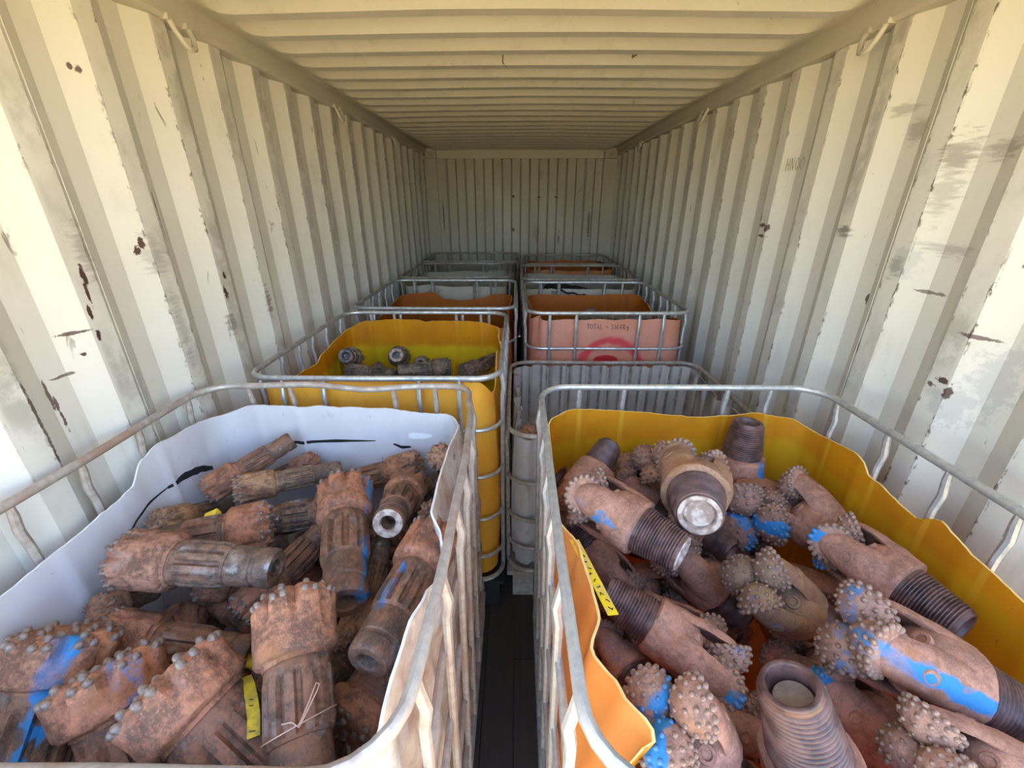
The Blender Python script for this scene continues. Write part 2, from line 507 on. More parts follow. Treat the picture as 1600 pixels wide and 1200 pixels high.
def red_ring(t, co, c):
    s = t.sep(co)
    nz = t.math('MULTIPLY_ADD', t.noise(co, 9, 3), 0.34, -0.17)
    front = t.ramp(s[1], 0.12, 0.10)
    dx = t.math('MULTIPLY', t.math('SUBTRACT', s[0], 0.525), 1 / 0.175)
    dz = t.math('MULTIPLY', t.math('SUBTRACT', s[2], 0.845), 1 / 0.15)
    d = t.math('ADD', t.math('SQRT', t.math('ADD', t.math('MULTIPLY', dx, dx), t.math('MULTIPLY', dz, dz))), nz)
    ring = t.math('MULTIPLY', t.ramp(t.math('ABSOLUTE', t.math('SUBTRACT', d, 1.0)), 0.24, 0.05), t.math('MULTIPLY', front, 0.9))
    c = t.mix(ring, c, (0.80, 0.05, 0.08))
    dz2 = t.math('MULTIPLY', t.math('SUBTRACT', s[2], 0.872), 1 / 0.035)
    dx2 = t.math('MULTIPLY', t.math('SUBTRACT', s[0], 0.495), 1 / 0.085)
    d2 = t.math('ADD', t.math('SQRT', t.math('ADD', t.math('MULTIPLY', dx2, dx2), t.math('MULTIPLY', dz2, dz2))), nz)
    return t.mix(t.math('MULTIPLY', t.ramp(d2, 1.0, 0.8), front), c, (0.62, 0.02, 0.03))
def red_dab(t, co, c):
    s = t.sep(co)
    front = t.ramp(s[1], 0.10, 0.08)
    dx = t.math('MULTIPLY', t.math('SUBTRACT', s[0], 0.455), 1 / 0.05)
    dz = t.math('MULTIPLY', t.math('SUBTRACT', s[2], 1.01), 1 / 0.02)
    d = t.math('SQRT', t.math('ADD', t.math('MULTIPLY', dx, dx), t.math('MULTIPLY', dz, dz)))
    return t.mix(t.math('MULTIPLY', t.ramp(d, 1.1, 0.8), front), c, (0.6, 0.03, 0.04))
def rib_grime_shade(t, co, c):  # grime beside the ribs doubles as painted shade; rib faces painted paler
    s = t.sep(co)
    p = t.math('ABSOLUTE', t.math('SUBTRACT', t.math('FRACT', t.math('DIVIDE', t.math('ADD', s[0], 1.18 - 0.09 + 0.059), 0.118)), 0.5))
    side = t.math('MULTIPLY', t.ramp(p, 0.13, 0.17), t.ramp(p, 0.34, 0.19))
    c = t.mix(t.math('MULTIPLY', side, t.ramp(t.noise(t.coord('Object', (3, 3, 9)), 1.0, 4, 0.6), 0.3, 0.6, 0.25, 0.85)), c, (0.10, 0.075, 0.06))
    return t.mix(t.ramp(p, 0.13, 0.10, 0.0, 0.35), c, (0.62, 0.59, 0.55))
def streaks(t, co, c):
    """light glowing through thinner plastic, painted as paler lines down the grooves"""
    s = t.sep(co); m = None
    for f in FR:
        k = t.ramp(t.math('ABSOLUTE', t.math('SUBTRACT', s[0], f * 0.97)), 0.012, 0.004, 0.0, 0.35)
        m = k if m is None else t.math('MAXIMUM', m, k)
    for f in SD:
        k = t.ramp(t.math('ABSOLUTE', t.math('SUBTRACT', s[1], f * 1.08)), 0.012, 0.004, 0.0, 0.35)
        m = t.math('MAXIMUM', m, k)
    return t.mix(m, c, (0.95, 0.62, 0.06))
FR = (0.146, 0.303, 0.682, 0.836)          # where the uprights stand along the short sides
SD = (0.10, 0.27, 0.42, 0.56, 0.72, 0.90)  # along the long sides
RUSTY = (0.25, 0.095, 0.06)
PL = {
 'white': (m_plastic('white_plastic_inside', (0.80, 0.79, 0.82), (0.72, 0.70, 0.73), (0.36, 0.27, 0.25), 0.22, 0.25),
           m_plastic('white_plastic_outside', (0.80, 0.76, 0.68), (0.70, 0.60, 0.50), RUSTY, 0.66, 0.2, dsc=(3.2, 3.2, 2.6)), m_edge('white_cut_edge', (0.85, 0.82, 0.78))),
 'orange': (m_plastic('amber_plastic_inside', (0.78, 0.36, 0.012), (0.66, 0.27, 0.010), (0.40, 0.20, 0.06), 0.02, 0.35, 0.34, band=(0.955, (0.76, 0.45, 0.015)), extra=streaks),
            m_plastic('orange_plastic_outside', (0.90, 0.38, 0.10), (0.80, 0.27, 0.05), (0.5, 0.2, 0.08), 0.08, 0.35, 0.34), m_edge('amber_cut_edge', (0.92, 0.62, 0.22))),
 'yellow': (m_plastic('gold_plastic_inside', (0.88, 0.46, 0.014), (0.80, 0.36, 0.01), (0.35, 0.2, 0.05), 0.02, 0.5, 0.34, band=(0.965, (0.95, 0.80, 0.03)), extra=streaks),
            m_plastic('gold_plastic_outside', (0.95, 0.58, 0.08), (0.90, 0.46, 0.05), (0.4, 0.2, 0.05), 0.03, 0.45, 0.34, extra=red_dab), m_edge('gold_cut_edge', (0.90, 0.62, 0.15))),
 'rust': (m_plastic('deep_orange_inside', (0.62, 0.19, 0.02), (0.52, 0.14, 0.015), (0.2, 0.08, 0.03), 0.05, 0.3),
          m_plastic('deep_orange_outside', (0.72, 0.26, 0.06), (0.6, 0.19, 0.04), (0.25, 0.1, 0.05), 0.05, 0.3), m_edge('deep_orange_cut_edge', (0.75, 0.4, 0.2))),
 'pink': (m_plastic('deep_amber_inside', (0.62, 0.19, 0.02), (0.52, 0.14, 0.015), (0.2, 0.08, 0.03), 0.03, 0.3),
          m_plastic('sun_faded_orange_outside', (0.80, 0.365, 0.27), (0.78, 0.29, 0.15), (0.5, 0.22, 0.12), 0.02, 0.25, extra=red_ring), m_edge('faded_cut_edge', (0.80, 0.50, 0.3))),
 'grey': (m_plastic('grimy_grey_inside', (0.58, 0.54, 0.50), (0.40, 0.36, 0.33), (0.22, 0.15, 0.11), 0.30, 0.1, 0.5, extra=rib_grime_shade),
          m_plastic('grimy_grey_outside', (0.55, 0.52, 0.50), (0.42, 0.38, 0.36), (0.24, 0.17, 0.12), 0.4, 0.1, 0.5), m_edge('grimy_cut_edge', (0.42, 0.37, 0.33))),
 'pale': (m_plastic('pale_plastic_inside', (0.62, 0.58, 0.48), (0.52, 0.48, 0.40), (0.3, 0.22, 0.15), 0.2, 0.3),
          m_plastic('pale_plastic_outside', (0.66, 0.60, 0.48), (0.58, 0.52, 0.42), (0.3, 0.22, 0.15), 0.15, 0.3), m_edge('pale_cut_edge', (0.6, 0.56, 0.48))),
}
t_ = NT('black_plastic'); t_.set(Base_Color=(0.018, 0.018, 0.02, 1), Roughness=0.5); M['black'] = t_.m
t_ = NT('marker_ink'); t_.set(Base_Color=(0.015, 0.013, 0.016, 1), Roughness=0.6); M['ink'] = t_.m
t_ = NT('white_label'); t_.set(Base_Color=t_.mix(t_.noise(t_.coord(), 30), (0.85, 0.86, 0.86), (0.75, 0.76, 0.77)), Roughness=0.5); M['label'] = t_.m

RAD = 0.10
def rect_path(w, d, r, n_side=22, n_arc=7):
    """rounded rectangle 0..w, 0..d, started at the front left corner: left side up, back, right side down, front; returns (x, y, nx, ny, u)"""
    P = []
    def seg(x0, y0, x1, y1, nx, ny, u0, u1):
        for i in range(n_side):
            f = i / n_side
            P.append((x0 + (x1 - x0) * f, y0 + (y1 - y0) * f, nx, ny, u0 + (u1 - u0) * f))
    def arc(cx, cy, a0, a1, u0, u1):
        for i in range(n_arc):
            f = i / n_arc
            a = a0 + (a1 - a0) * f
            P.append((cx + r * math.cos(a), cy + r * math.sin(a), math.cos(a), math.sin(a), u0 + (u1 - u0) * f))
    e = 0.08
    seg(0, r, 0, d - r, -1, 0, e, 1 - e);            arc(r, d - r, PI, PI / 2, 1 - e, 1 + e)
    seg(r, d, w - r, d, 0, 1, 1 + e, 2 - e);         arc(w - r, d - r, PI / 2, 0, 2 - e, 2 + e)
    seg(w, d - r, w, r, 1, 0, 2 + e, 3 - e);         arc(w - r, r, 0, -PI / 2, 3 - e, 3 + e)
    seg(w - r, 0, r, 0, 0, -1, 3 + e, 4 - e);        arc(r, r, -PI / 2, -PI, 4 - e, 4 + e)
    return P

def tub_mesh(w, d, edge, mats, ribs=(), rib_depth=0.007, seed=0, jag=0.003, z0=0.17, thick=0.0055, fine=64):
    """edge: control points (u, z, inward offset) round the cut top, u in 0..4"""
    ins = 0.022
    P = rect_path(w - 2 * ins, d - 2 * ins, RAD - 0.01, fine, 8)
    us = [e[0] for e in edge]
    us_ = [us[-1] - 4] + us + [us[0] + 4]
    zs_ = [edge[-1][1]] + [e[1] for e in edge] + [edge[0][1]]
    of_ = [edge[-1][2]] + [e[2] for e in edge] + [edge[0][2]]
    def ev(u, arr):
        u = u % 4.0
        if u < us_[0]: u += 4
        for i in range(len(us_) - 1):
            if us_[i] <= u <= us_[i + 1] + 1e-9:
                f = (u - us_[i]) / max(1e-6, us_[i + 1] - us_[i])
                f = f * f * (3 - 2 * f)
                return arr[i] * (1 - f) + arr[i + 1] * f
        return arr[-1]
    n = len(P); R = 13
    m = MB()
    def skin(e):
        vs = []
        for j in range(R):
            t = j / (R - 1)
            for (x, y, nx, ny, u) in P:
                zt = ev(u, zs_) + jag * mnoise.noise(Vector((x * 55, y * 55, seed))) + 2 * jag * mnoise.noise(Vector((x * 11, y * 11, seed)))
                off = ev(u, of_)
                z = z0 + (zt - z0) * t
                wgt = max(0.0, (z - (zt - 0.45)) / 0.45) ** 1.6
                bulge = 0.010 * math.sin(PI * t) + 0.006 * mnoise.noise(Vector((x * 3, y * 3, z * 3 + seed)))
                rb = 0.0
                for (side, pos) in ribs:
                    q = y if side in (0, 2) else x
                    if (side == 0 and nx < -0.9) or (side == 1 and ny > 0.9) or (side == 2 and nx > 0.9) or (side == 3 and ny < -0.9):
                        rb += math.exp(-abs((q - pos) / 0.016) ** (2 if fine < 100 else 6))
                s = bulge - off * wgt - rb * rib_depth * (1.0 if fine > 100 else min(1.0, max(0.0, (zt - 0.03 - z) / 0.10))) - e
                vs.append((ins + x + nx * s, ins + y + ny * s, z))
        return vs
    vo, vi = skin(0.0), skin(thick)
    fo = [(j * n + k, j * n + (k + 1) % n, (j + 1) * n + (k + 1) % n, (j + 1) * n + k) for j in range(R - 1) for k in range(n)]
    m.add(vo + vi, [], 0)
    N = R * n
    m.f += fo; m.mi += [1] * len(fo)
    m.f += [tuple(reversed([i + N for i in f])) for f in fo]; m.mi += [0] * len(fo)
    top = (R - 1) * n
    m.f += [(top + k, top + (k + 1) % n, N + top + (k + 1) % n, N + top + k) for k in range(n)]; m.mi += [2] * n
    m.f += [tuple(range(n))]; m.mi += [1]
    return m.mesh('tub', list(mats), angle=50)

def loop_mesh(w, d, z, r, mat, dent=(), n=10, flat=1.0, wob=0.0, seed=0):
    P = rect_path(w, d, RAD, 12, 6)
    path = []
    for (x, y, nx, ny, u) in P:
        ox = oz = 0.0
        for (du, wid, amp, ampz) in dent:
            k = math.exp(-((u - du) / wid) ** 2)
            ox += amp * k; oz += ampz * k
        ox += wob * mnoise.noise(Vector((x * 4, y * 4, seed + z * 9)))
        path.append((x - nx * ox, y - ny * ox, z + oz + wob * 0.7 * mnoise.noise(Vector((x * 3, y * 3, seed + 5)))))
    return MB().sweep(path, r, n, closed=True, flat=flat).mesh('rail', mat)

def tote(label, x0, x1, y0, y1, zr, plastic, edge, tube='galv', group=None, ribs=None, dent=(), wob=0.002, seed=0, base='galv', rings=(0.95, 0.73, 0.51, 0.30), jag=0.003, rib_depth=0.010, fine=64):
    w, d = x1 - x0, y1 - y0
    root = empty('cut_open_liquid_tote', label, 'tote', (x0, y0, 0), group)
    if ribs is None:
        ribs = [(0, f * d) for f in SD] + [(2, f * d) for f in SD] + [(1, f * w) for f in FR] + [(3, f * w) for f in FR]
    inn, out, edg = PL[plastic]
    tub = link('tub', tub_mesh(w, d, edge, (inn, out, edg), ribs, rib_depth, seed, jag, fine=fine), root)
    tm = M[tube]
    link('top_rail', loop_mesh(w, d, zr, 0.0115, tm, dent, 10, 0.85, wob, seed), root)
    for z in rings:
        if z < zr - 0.1: link('hoop', loop_mesh(w, d, z, 0.0085, tm, (), 8, 1.0, wob, seed), root)
    link('bottom_rail', loop_mesh(w, d, 0.16, 0.011, tm, (), 8), root)
    def upright(s):
        P = [(0, 0, 0.15), (0, -0.001, zr * 0.5), (0, -0.004, zr - 0.12), (0, -0.010, zr - 0.075), (0, -0.002, zr - 0.03), (0, 0, zr - 0.004)]
        return MB().sweep(P, [0.0095, 0.0095, 0.0095, 0.010, 0.0095, 0.0075], 8).mesh('upright', tm)
    um = upright(1)
    rnd = random.Random(seed)
    def dn(u):
        ox = oz = 0.0
        for (du, wid, amp, ampz) in dent:
            k = math.exp(-((u - du) / wid) ** 2); ox += amp * k; oz += ampz * k
        return ox, oz
    for (side, fr) in ((0, SD), (1, FR), (2, SD), (3, FR)):
        for f in fr:
            if side in (0, 2):
                u = f if side == 0 else 3 - f
                ox = dn(u)[0]
                x, y, rz = (0, f * d, -PI / 2) if side == 0 else (w, f * d, PI / 2)
            else:
                u = 1 + f if side == 1 else 4 - f
                ox = dn(u)[0]
                x, y, rz = (f * w, d, PI) if side == 1 else (f * w, 0, 0)
            o = link('upright', um, root, (x, y, 0), (0, 0, rz))
            o.rotation_euler.x = math.atan2(-ox * 0.9, zr) if True else 0
            o.rotation_euler.y = rnd.uniform(-0.006, 0.006)
    # pallet under the tub: deck, runners and feet
    bm_ = M[base]
    p = MB().box(-0.005, w + 0.005, -0.005, d + 0.005, 0.135, 0.158)
    link('deck', p.mesh('deck', bm_, False), root)
    for f in (0.02, 0.44, 0.88):
        p = MB().box(w * f, w * f + 0.1, 0, d, 0.0, 0.022)
        for g_ in (0.0, 0.44, 0.90):
            p.box(w * f, w * f + 0.1, d * g_, d * g_ + 0.1, 0.022, 0.135)
        link('runner', p.mesh('runner', bm_, False), root)
    return root, tub

def flat_edge(z, wav=0.01, seed=0):
    r = random.Random(seed)
    return [(i * 0.25, z + r.uniform(-wav, wav), r.uniform(0, 0.008)) for i in range(16)]

# ---- front left: white tub
y0, y1 = 0.26, 1.375; D = y1 - y0
def uA(y): return 0.08 + 0.84 * min(1, max(0, (y - y0 - RAD) / (D - 2 * RAD)))
def uR(y): return 3 - uA(y)
A, A_tub = tote('dented caged tote with a white tub full of rusty fluted button bits', -1.10, -0.14, y0, y1, 1.17, 'white',
    [(0.0, 0.98, 0), (uA(.50), 1.0, .0), (uA(.63), 1.015, .0), (uA(.71), 1.02, .0), (uA(.80), 1.025, .0), (uA(.89), 1.03, .005), (uA(.95), 1.045, .008), (uA(1.02), 1.09, 0), (uA(1.09), 1.105, 0), (1.0, 1.08, 0), (1.12, 1.10, 0),
     (1.4, 1.105, .004), (1.65, 1.095, .005), (1.92, 1.075, .005), (2.02, 1.065, .03), (uR(1.11), 1.07, .045), (uR(.95), 1.08, .042), (uR(.82), 1.08, .040), (uR(.76), 1.06, .010), (uR(.70), 1.05, -.008), (uR(.64), 1.06, -.008), (uR(.58), 1.08, .010),
     (uR(.50), 1.08, .028), (uR(.40), 1.08, .034), (2.96, 1.07, .03), (3.1, 1.05, .0), (3.3, 1.02, 0), (3.6, 1.0, 0), (3.9, .98, 0)],
    tube='galv_dusty', dent=((2.08, 0.05, 0.018, -0.01), (2.55, 0.25, -0.012, 0.0), (1.6, 0.12, 0.004, -0.012), (1.35, 0.1, -.004, 0.004)), wob=0.006, seed=1, jag=0.004)
# ---- front right: amber tub
y0, y1 = 0.25, 1.375; D = y1 - y0
B, B_tub = tote('caged tote with an amber tub full of studded roller cone bits', 0.085, 1.065, y0, y1, 1.17, 'orange',
    [(0.0, 1.0, .03), (uA(.36), 1.05, .095), (uA(.42), 1.05, .06), (uA(.49), 1.05, .025), (uA(.56), 1.05, .05), (uA(.62), 1.05, .047), (uA(.73), 1.05, .038), (uA(.86), 1.03, .0), (uA(.96), 1.04, -.003), (uA(1.16), 1.06, 0), (1.0, 1.075, .0), (1.1, 1.095, 0),
     (1.35, 1.085, 0), (1.6, 1.066, 0), (1.8, 1.08, 0), (1.95, 1.062, 0), (2.03, 1.04, 0), (uR(1.12), 1.065, 0), (uR(1.085), 1.055, 0), (uR(1.06), 1.03, 0), (uR(.97), 1.025, 0), (uR(.89), 1.02, 0), (uR(.82), 1.055, 0), (uR(.78), 1.045, 0), (uR(.73), 1.03, 0),
     (uR(.6), 1.02, 0), (uR(.45), 1.02, 0), (3.0, 1.02, 0), (3.3, 1.0, 0), (3.7, 1.0, .0)],
    seed=2, wob=0.003, jag=0.003)
# ---- second row left: gold tub
C, C_tub = tote('tote with a golden yellow tub holding a few dark greasy bits', -1.02, -0.06, 1.445, 2.475, 1.17, 'yellow',
    [(0.0, 1.12, 0), (.12, 1.06, 0), (.3, 1.055, 0), (.5, 1.035, .0), (.58, 1.06, 0), (.8, 1.08, 0), (.97, 1.09, 0), (1.1, 1.125, 0), (1.3, 1.135, 0), (1.45, 1.13, 0), (1.5, 1.118, 0), (1.55, 1.128, 0), (1.85, 1.125, 0), (1.97, 1.10, .0),
     (2.1, 1.07, .02), (2.2, 1.02, .0), (2.35, 1.05, .02), (2.6, .96, .02), (2.8, .98, .03), (2.95, 1.08, .01), (3.06, 1.148, .0), (3.5, 1.15, 0), (3.9, 1.148, 0)],
    seed=3, base='black')
# ---- second row right: grimy grey tub, cut lower
ribs_g = [(0, .06 + .125 * i) for i in range(7)] + [(2, .06 + .125 * i) for i in range(7)] + [(1, .09 + .118 * i) for i in range(9)] + [(3, .09 + .118 * i) for i in range(9)]
Dg, D_tub = tote('grimy grey ribbed tote cut lower than the others, behind the amber one', -0.035, 1.06, 1.5, 2.37, 0.895, 'grey',
    [(0.0, .86, 0), (.15, .865, .01), (.3, .845, .02), (.45, .875, 0), (.6, .85, .015), (.75, .88, .0), (1, .885, 0), (1.5, .885, 0), (2, .885, 0), (2.3, .87, .01), (2.5, .85, .0), (2.7, .88, .01), (3.0, .87, 0), (3.3, .86, 0), (3.7, .85, 0)],
    tube='galv_dull', seed=4, base='galv_dull', rings=(0.66, 0.46, 0.30), ribs=ribs_g, rib_depth=0.024, wob=0.004, jag=0.004, fine=130)
# ---- third row
E, E_tub = tote('tote with a deep orange tub whose cut edge waves unevenly, third along the left wall', -1.03, -0.01, 2.58, 3.62, 1.17, 'rust',
    [(0.0, 1.02, 0), (.5, 1.0, 0), (.9, 1.03, 0), (1.05, 1.06, 0), (1.3, 1.075, 0), (1.4, 1.02, 0), (1.55, 1.005, 0), (1.75, 1.03, 0), (1.85, 1.06, 0), (2, 1.06, 0), (2.4, 1.0, .03), (2.8, 1.0, .02), (3.1, 1.04, 0), (3.5, 1.03, 0)], seed=5)
Ft, F_tub = tote('tote with a faded pinkish orange tub marked by a red sprayed ring', 0.06, 1.04, 2.47, 3.53, 1.17, 'pink',
    [(0.0, 1.14, .05), (.15, 1.09, .0), (.4, 1.1, .02), (.9, 1.07, 0), (1.1, 1.075, 0), (1.5, 1.07, 0), (1.95, 1.08, 0), (2.2, 1.06, .01), (2.5, 1.0, 0), (2.9, 1.1, 0), (3.1, 1.128, 0), (3.5, 1.126, 0), (3.86, 1.124, 0), (3.93, 1.118, 0)], seed=6)
# ---- fourth row
I_, I_tub = tote('pale tote with bent rails, fourth from the front along the left wall', -1.03, -0.07, 3.74, 4.70, 1.17, 'pale', flat_edge(1.10, 0.02, 7), seed=7, dent=((3.2, 0.15, 0.03, 0.0),), wob=0.006, tube='galv_dull')
G_, G_tub = tote('pale tote with black sheeting in it, fourth along the right wall', 0.05, 1.07, 3.66, 4.555, 1.17, 'pale', flat_edge(1.09, 0.015, 8), seed=8, tube='galv_dull')
# ---- fifth row
J_, J_tub = tote('pale shadowed tote against the end wall in the left corner', -1.06, 0.0, 4.86, 5.77, 1.17, 'pale', flat_edge(1.06, 0.02, 9), seed=9, tube='galv_dull', wob=0.005)
H_, H_tub = tote('deep orange tote in the right corner by the end wall', 0.10, 1.08, 4.65, 5.55, 1.17, 'rust', flat_edge(1.10, 0.01, 10), seed=10, tube='galv_dull')
# ================================================================== WORN DRILL BITS
def blue_mask(t, co, scale=1.0):
    """a sprayed stripe along the +x side of the bit; the object says how much, at what turn"""
    amt = t.attr('paint'); turn = t.attr('turn')
    s = t.sep(co)
    ca, sa = t.math('COSINE', turn), t.math('SINE', turn)
    x = t.math('ADD', t.math('MULTIPLY', s[0], ca), t.math('MULTIPLY', s[1], sa))
    y = t.math('SUBTRACT', t.math('MULTIPLY', s[1], ca), t.math('MULTIPLY', s[0], sa))
    nz = t.math('MULTIPLY_ADD', t.noise(co, 17, 4, 0.6), 0.05, -0.025)
    w = t.ramp(t.math('ABSOLUTE', t.math('ADD', y, nz)), 0.024, 0.010)
    m = t.math('MULTIPLY', t.math('MULTIPLY', w, t.math('MAXIMUM', t.ramp(x, 0.0, 0.02), t.attr('across'))), amt)
    brk = t.ramp(t.math('ADD', t.noise(co, 26, 5, 0.7), t.math('MULTIPLY_ADD', amt, 0.22, -0.18)), 0.42, 0.52)
    fade = t.ramp(t.noise(co, 6, 2), 0.40, 0.55, 0.35, 1.0)
    dab = t.attr('dab')
    brk = t.math('MULTIPLY', brk, t.ramp(t.math('ADD', t.noise(t.vadd(co, (2.0, 4.0, 1.0)), 13, 2, 0.5), t.math('MULTIPLY', dab, -0.2)), 0.36, 0.42))
    return t.math('MINIMUM', t.math('MULTIPLY', t.math('MULTIPLY', m, brk), fade), 1.0)

def m_rust(name, dusty, dark, tan, spec=0.35, steel=0.0, bump=0.5, lump=1.0, rough=0.78, ident=True):
    t = NT(name)
    r = t.rand()
    off = t.comb(t.math('MULTIPLY', t.attr('seed'), 7.3), t.math('MULTIPLY', t.attr('seed'), 3.1), 0.0)
    co0 = t.coord('Object')
    co = t.vadd(co0, off)
    n1 = t.noise(co, 16, 6, 0.62)
    n2 = t.noise(co, 70, 5, 0.7)
    n3 = t.noise(co, 260, 3, 0.6)
    mixn = t.math('ADD', t.math('MULTIPLY', n1, 0.55), t.math('MULTIPLY', n2, 0.45))
    d2 = t.mix(t.attr('tone'), dusty, tan)
    c = t.mix(t.ramp(mixn, 0.40, 0.60), dark, d2)
    c = t.mix(t.ramp(n3, 0.50, 0.72, 0.0, 0.35), c, tuple(min(1, v * 1.7) for v in dusty))
    c = t.mix(t.ramp(t.noise(co, 9, 3), 0.58, 0.72, 0.0, 0.6), c, (0.30, 0.115, 0.04))
    g = t.math('MULTIPLY', t.attr('grey'), 0.85)
    c = t.mix(g, c, t.mix(t.ramp(mixn, 0.4, 0.6), (0.045, 0.04, 0.036), (0.27, 0.235, 0.20)))
    # bare rubbed steel
    k = t.math('MULTIPLY', t.ramp(t.noise(t.vadd(co, (3, 1, 5)), 13, 5, 0.62), 0.58, 0.66), t.math('ADD', steel, t.math('MULTIPLY', t.attr('grey'), 0.35)))
    c = t.mix(k, c, (0.36, 0.34, 0.33))
    b = blue_mask(t, co0)
    c = t.mix(b, c, (0.030, 0.205, 0.46))
    t.set(Base_Color=c, Roughness=t.math('SUBTRACT', t.math('SUBTRACT', rough, t.math('MULTIPLY', k, 0.42)), t.math('MULTIPLY', g, 0.25)))
    t.l.new(t.math('MULTIPLY', k, 0.8), t.bsdf.inputs['Metallic'])
    t.bsdf.inputs['Specular IOR Level'].default_value = spec
    t.bump(t.math('ADD', t.math('MULTIPLY', n2, 0.7), t.math('ADD', t.math('MULTIPLY', n3, 0.25), t.math('MULTIPLY', n1, lump))), bump, 0.006)
    return t.m
TAN = (0.42, 0.26, 0.13)
M['rust_head'] = m_rust('rust_crust', (0.451, 0.183, 0.098), (0.152, 0.073, 0.045), TAN, 0.4, 0.12, 0.75)
M['rust_shank'] = m_rust('rusty_shank', (0.263, 0.115, 0.063), (0.078, 0.047, 0.031), (0.25, 0.165, 0.10), 0.5, 0.30, 0.45, 0.6, 0.66)
M['rust_tail'] = m_rust('rubbed_tail', (0.225, 0.107, 0.065), (0.073, 0.047, 0.034), (0.22, 0.15, 0.095), 0.5, 0.65, 0.35, 0.5, 0.6)
M['dust_body'] = m_rust('dusty_forging', (0.439, 0.213, 0.144), (0.244, 0.116, 0.078), (0.31, 0.205, 0.10), 0.4, 0.05, 0.45, 1.2, 0.72)
M['dust_cone'] = m_rust('dusty_cone', (0.427, 0.226, 0.156), (0.220, 0.116, 0.083), (0.30, 0.20, 0.10), 0.4, 0.10, 0.5, 0.8, 0.7)
def m_pin():
    t = NT('thread_grease')
    co = t.coord('Object'); n = t.noise(co, 30, 4, 0.6)
    c = t.mix(t.ramp(n, 0.35, 0.65), (0.062, 0.031, 0.029), (0.150, 0.076, 0.064))
    t.set(Base_Color=c, Roughness=t.ramp(n, 0.3, 0.7, 0.32, 0.52))
    t.bsdf.inputs['Specular IOR Level'].default_value = 0.5
    t.bump(n, 0.2, 0.003)
    return t.m
M['pin'] = m_pin()
def m_button(name, col, rough):
    t = NT(name); co = t.coord('Object')
    c = t.mix(t.ramp(t.noise(co, 120, 3), 0.4, 0.6), col, tuple(v * 0.6 for v in col))
    c = t.mix(t.math('MINIMUM', t.attr('paint'), 0.9), c, (0.030, 0.205, 0.46))
    c = t.mix(t.math('MULTIPLY', t.attr('grey'), 0.6), c, (0.06, 0.055, 0.05))
    t.set(Base_Color=c, Roughness=rough)
    t.bsdf.inputs['Specular IOR Level'].default_value = 0.6
    return t.m
M['button'] = m_button('carbide_button', (0.25, 0.175, 0.135), 0.42)
M['insert'] = m_button('carbide_insert', (0.33, 0.20, 0.145), 0.5)
t_ = NT('packed_dirt'); c_ = t_.coord(); t_.set(Base_Color=t_.mix(t_.noise(c_, 60, 5), (0.13, 0.085, 0.065), (0.33, 0.25, 0.19)), Roughness=0.9); t_.bump(t_.noise(c_, 90, 4), 0.6, 0.004); M['dirt'] = t_.m
t_ = NT('bright_rim'); c_ = t_.coord(); t_.set(Base_Color=t_.mix(t_.ramp(t_.noise(c_, 40, 4), .4, .6), (0.52, 0.42, 0.36), (0.28, 0.19, 0.15)), Roughness=0.55); M['rim'] = t_.m

def lump(v, k, a, s=0):
    n = mnoise.noise(Vector((v[0] * k, v[1] * k, v[2] * k + s)))
    return n * a

def rough_up(mb, k, a, s=0):
    mb.v = [tuple(Vector(v) + Vector((v[0], v[1], 0)).normalized() * lump(v, k, a, s)) if (abs(v[0]) + abs(v[1])) > 1e-4 else v for v in mb.v]
    return mb

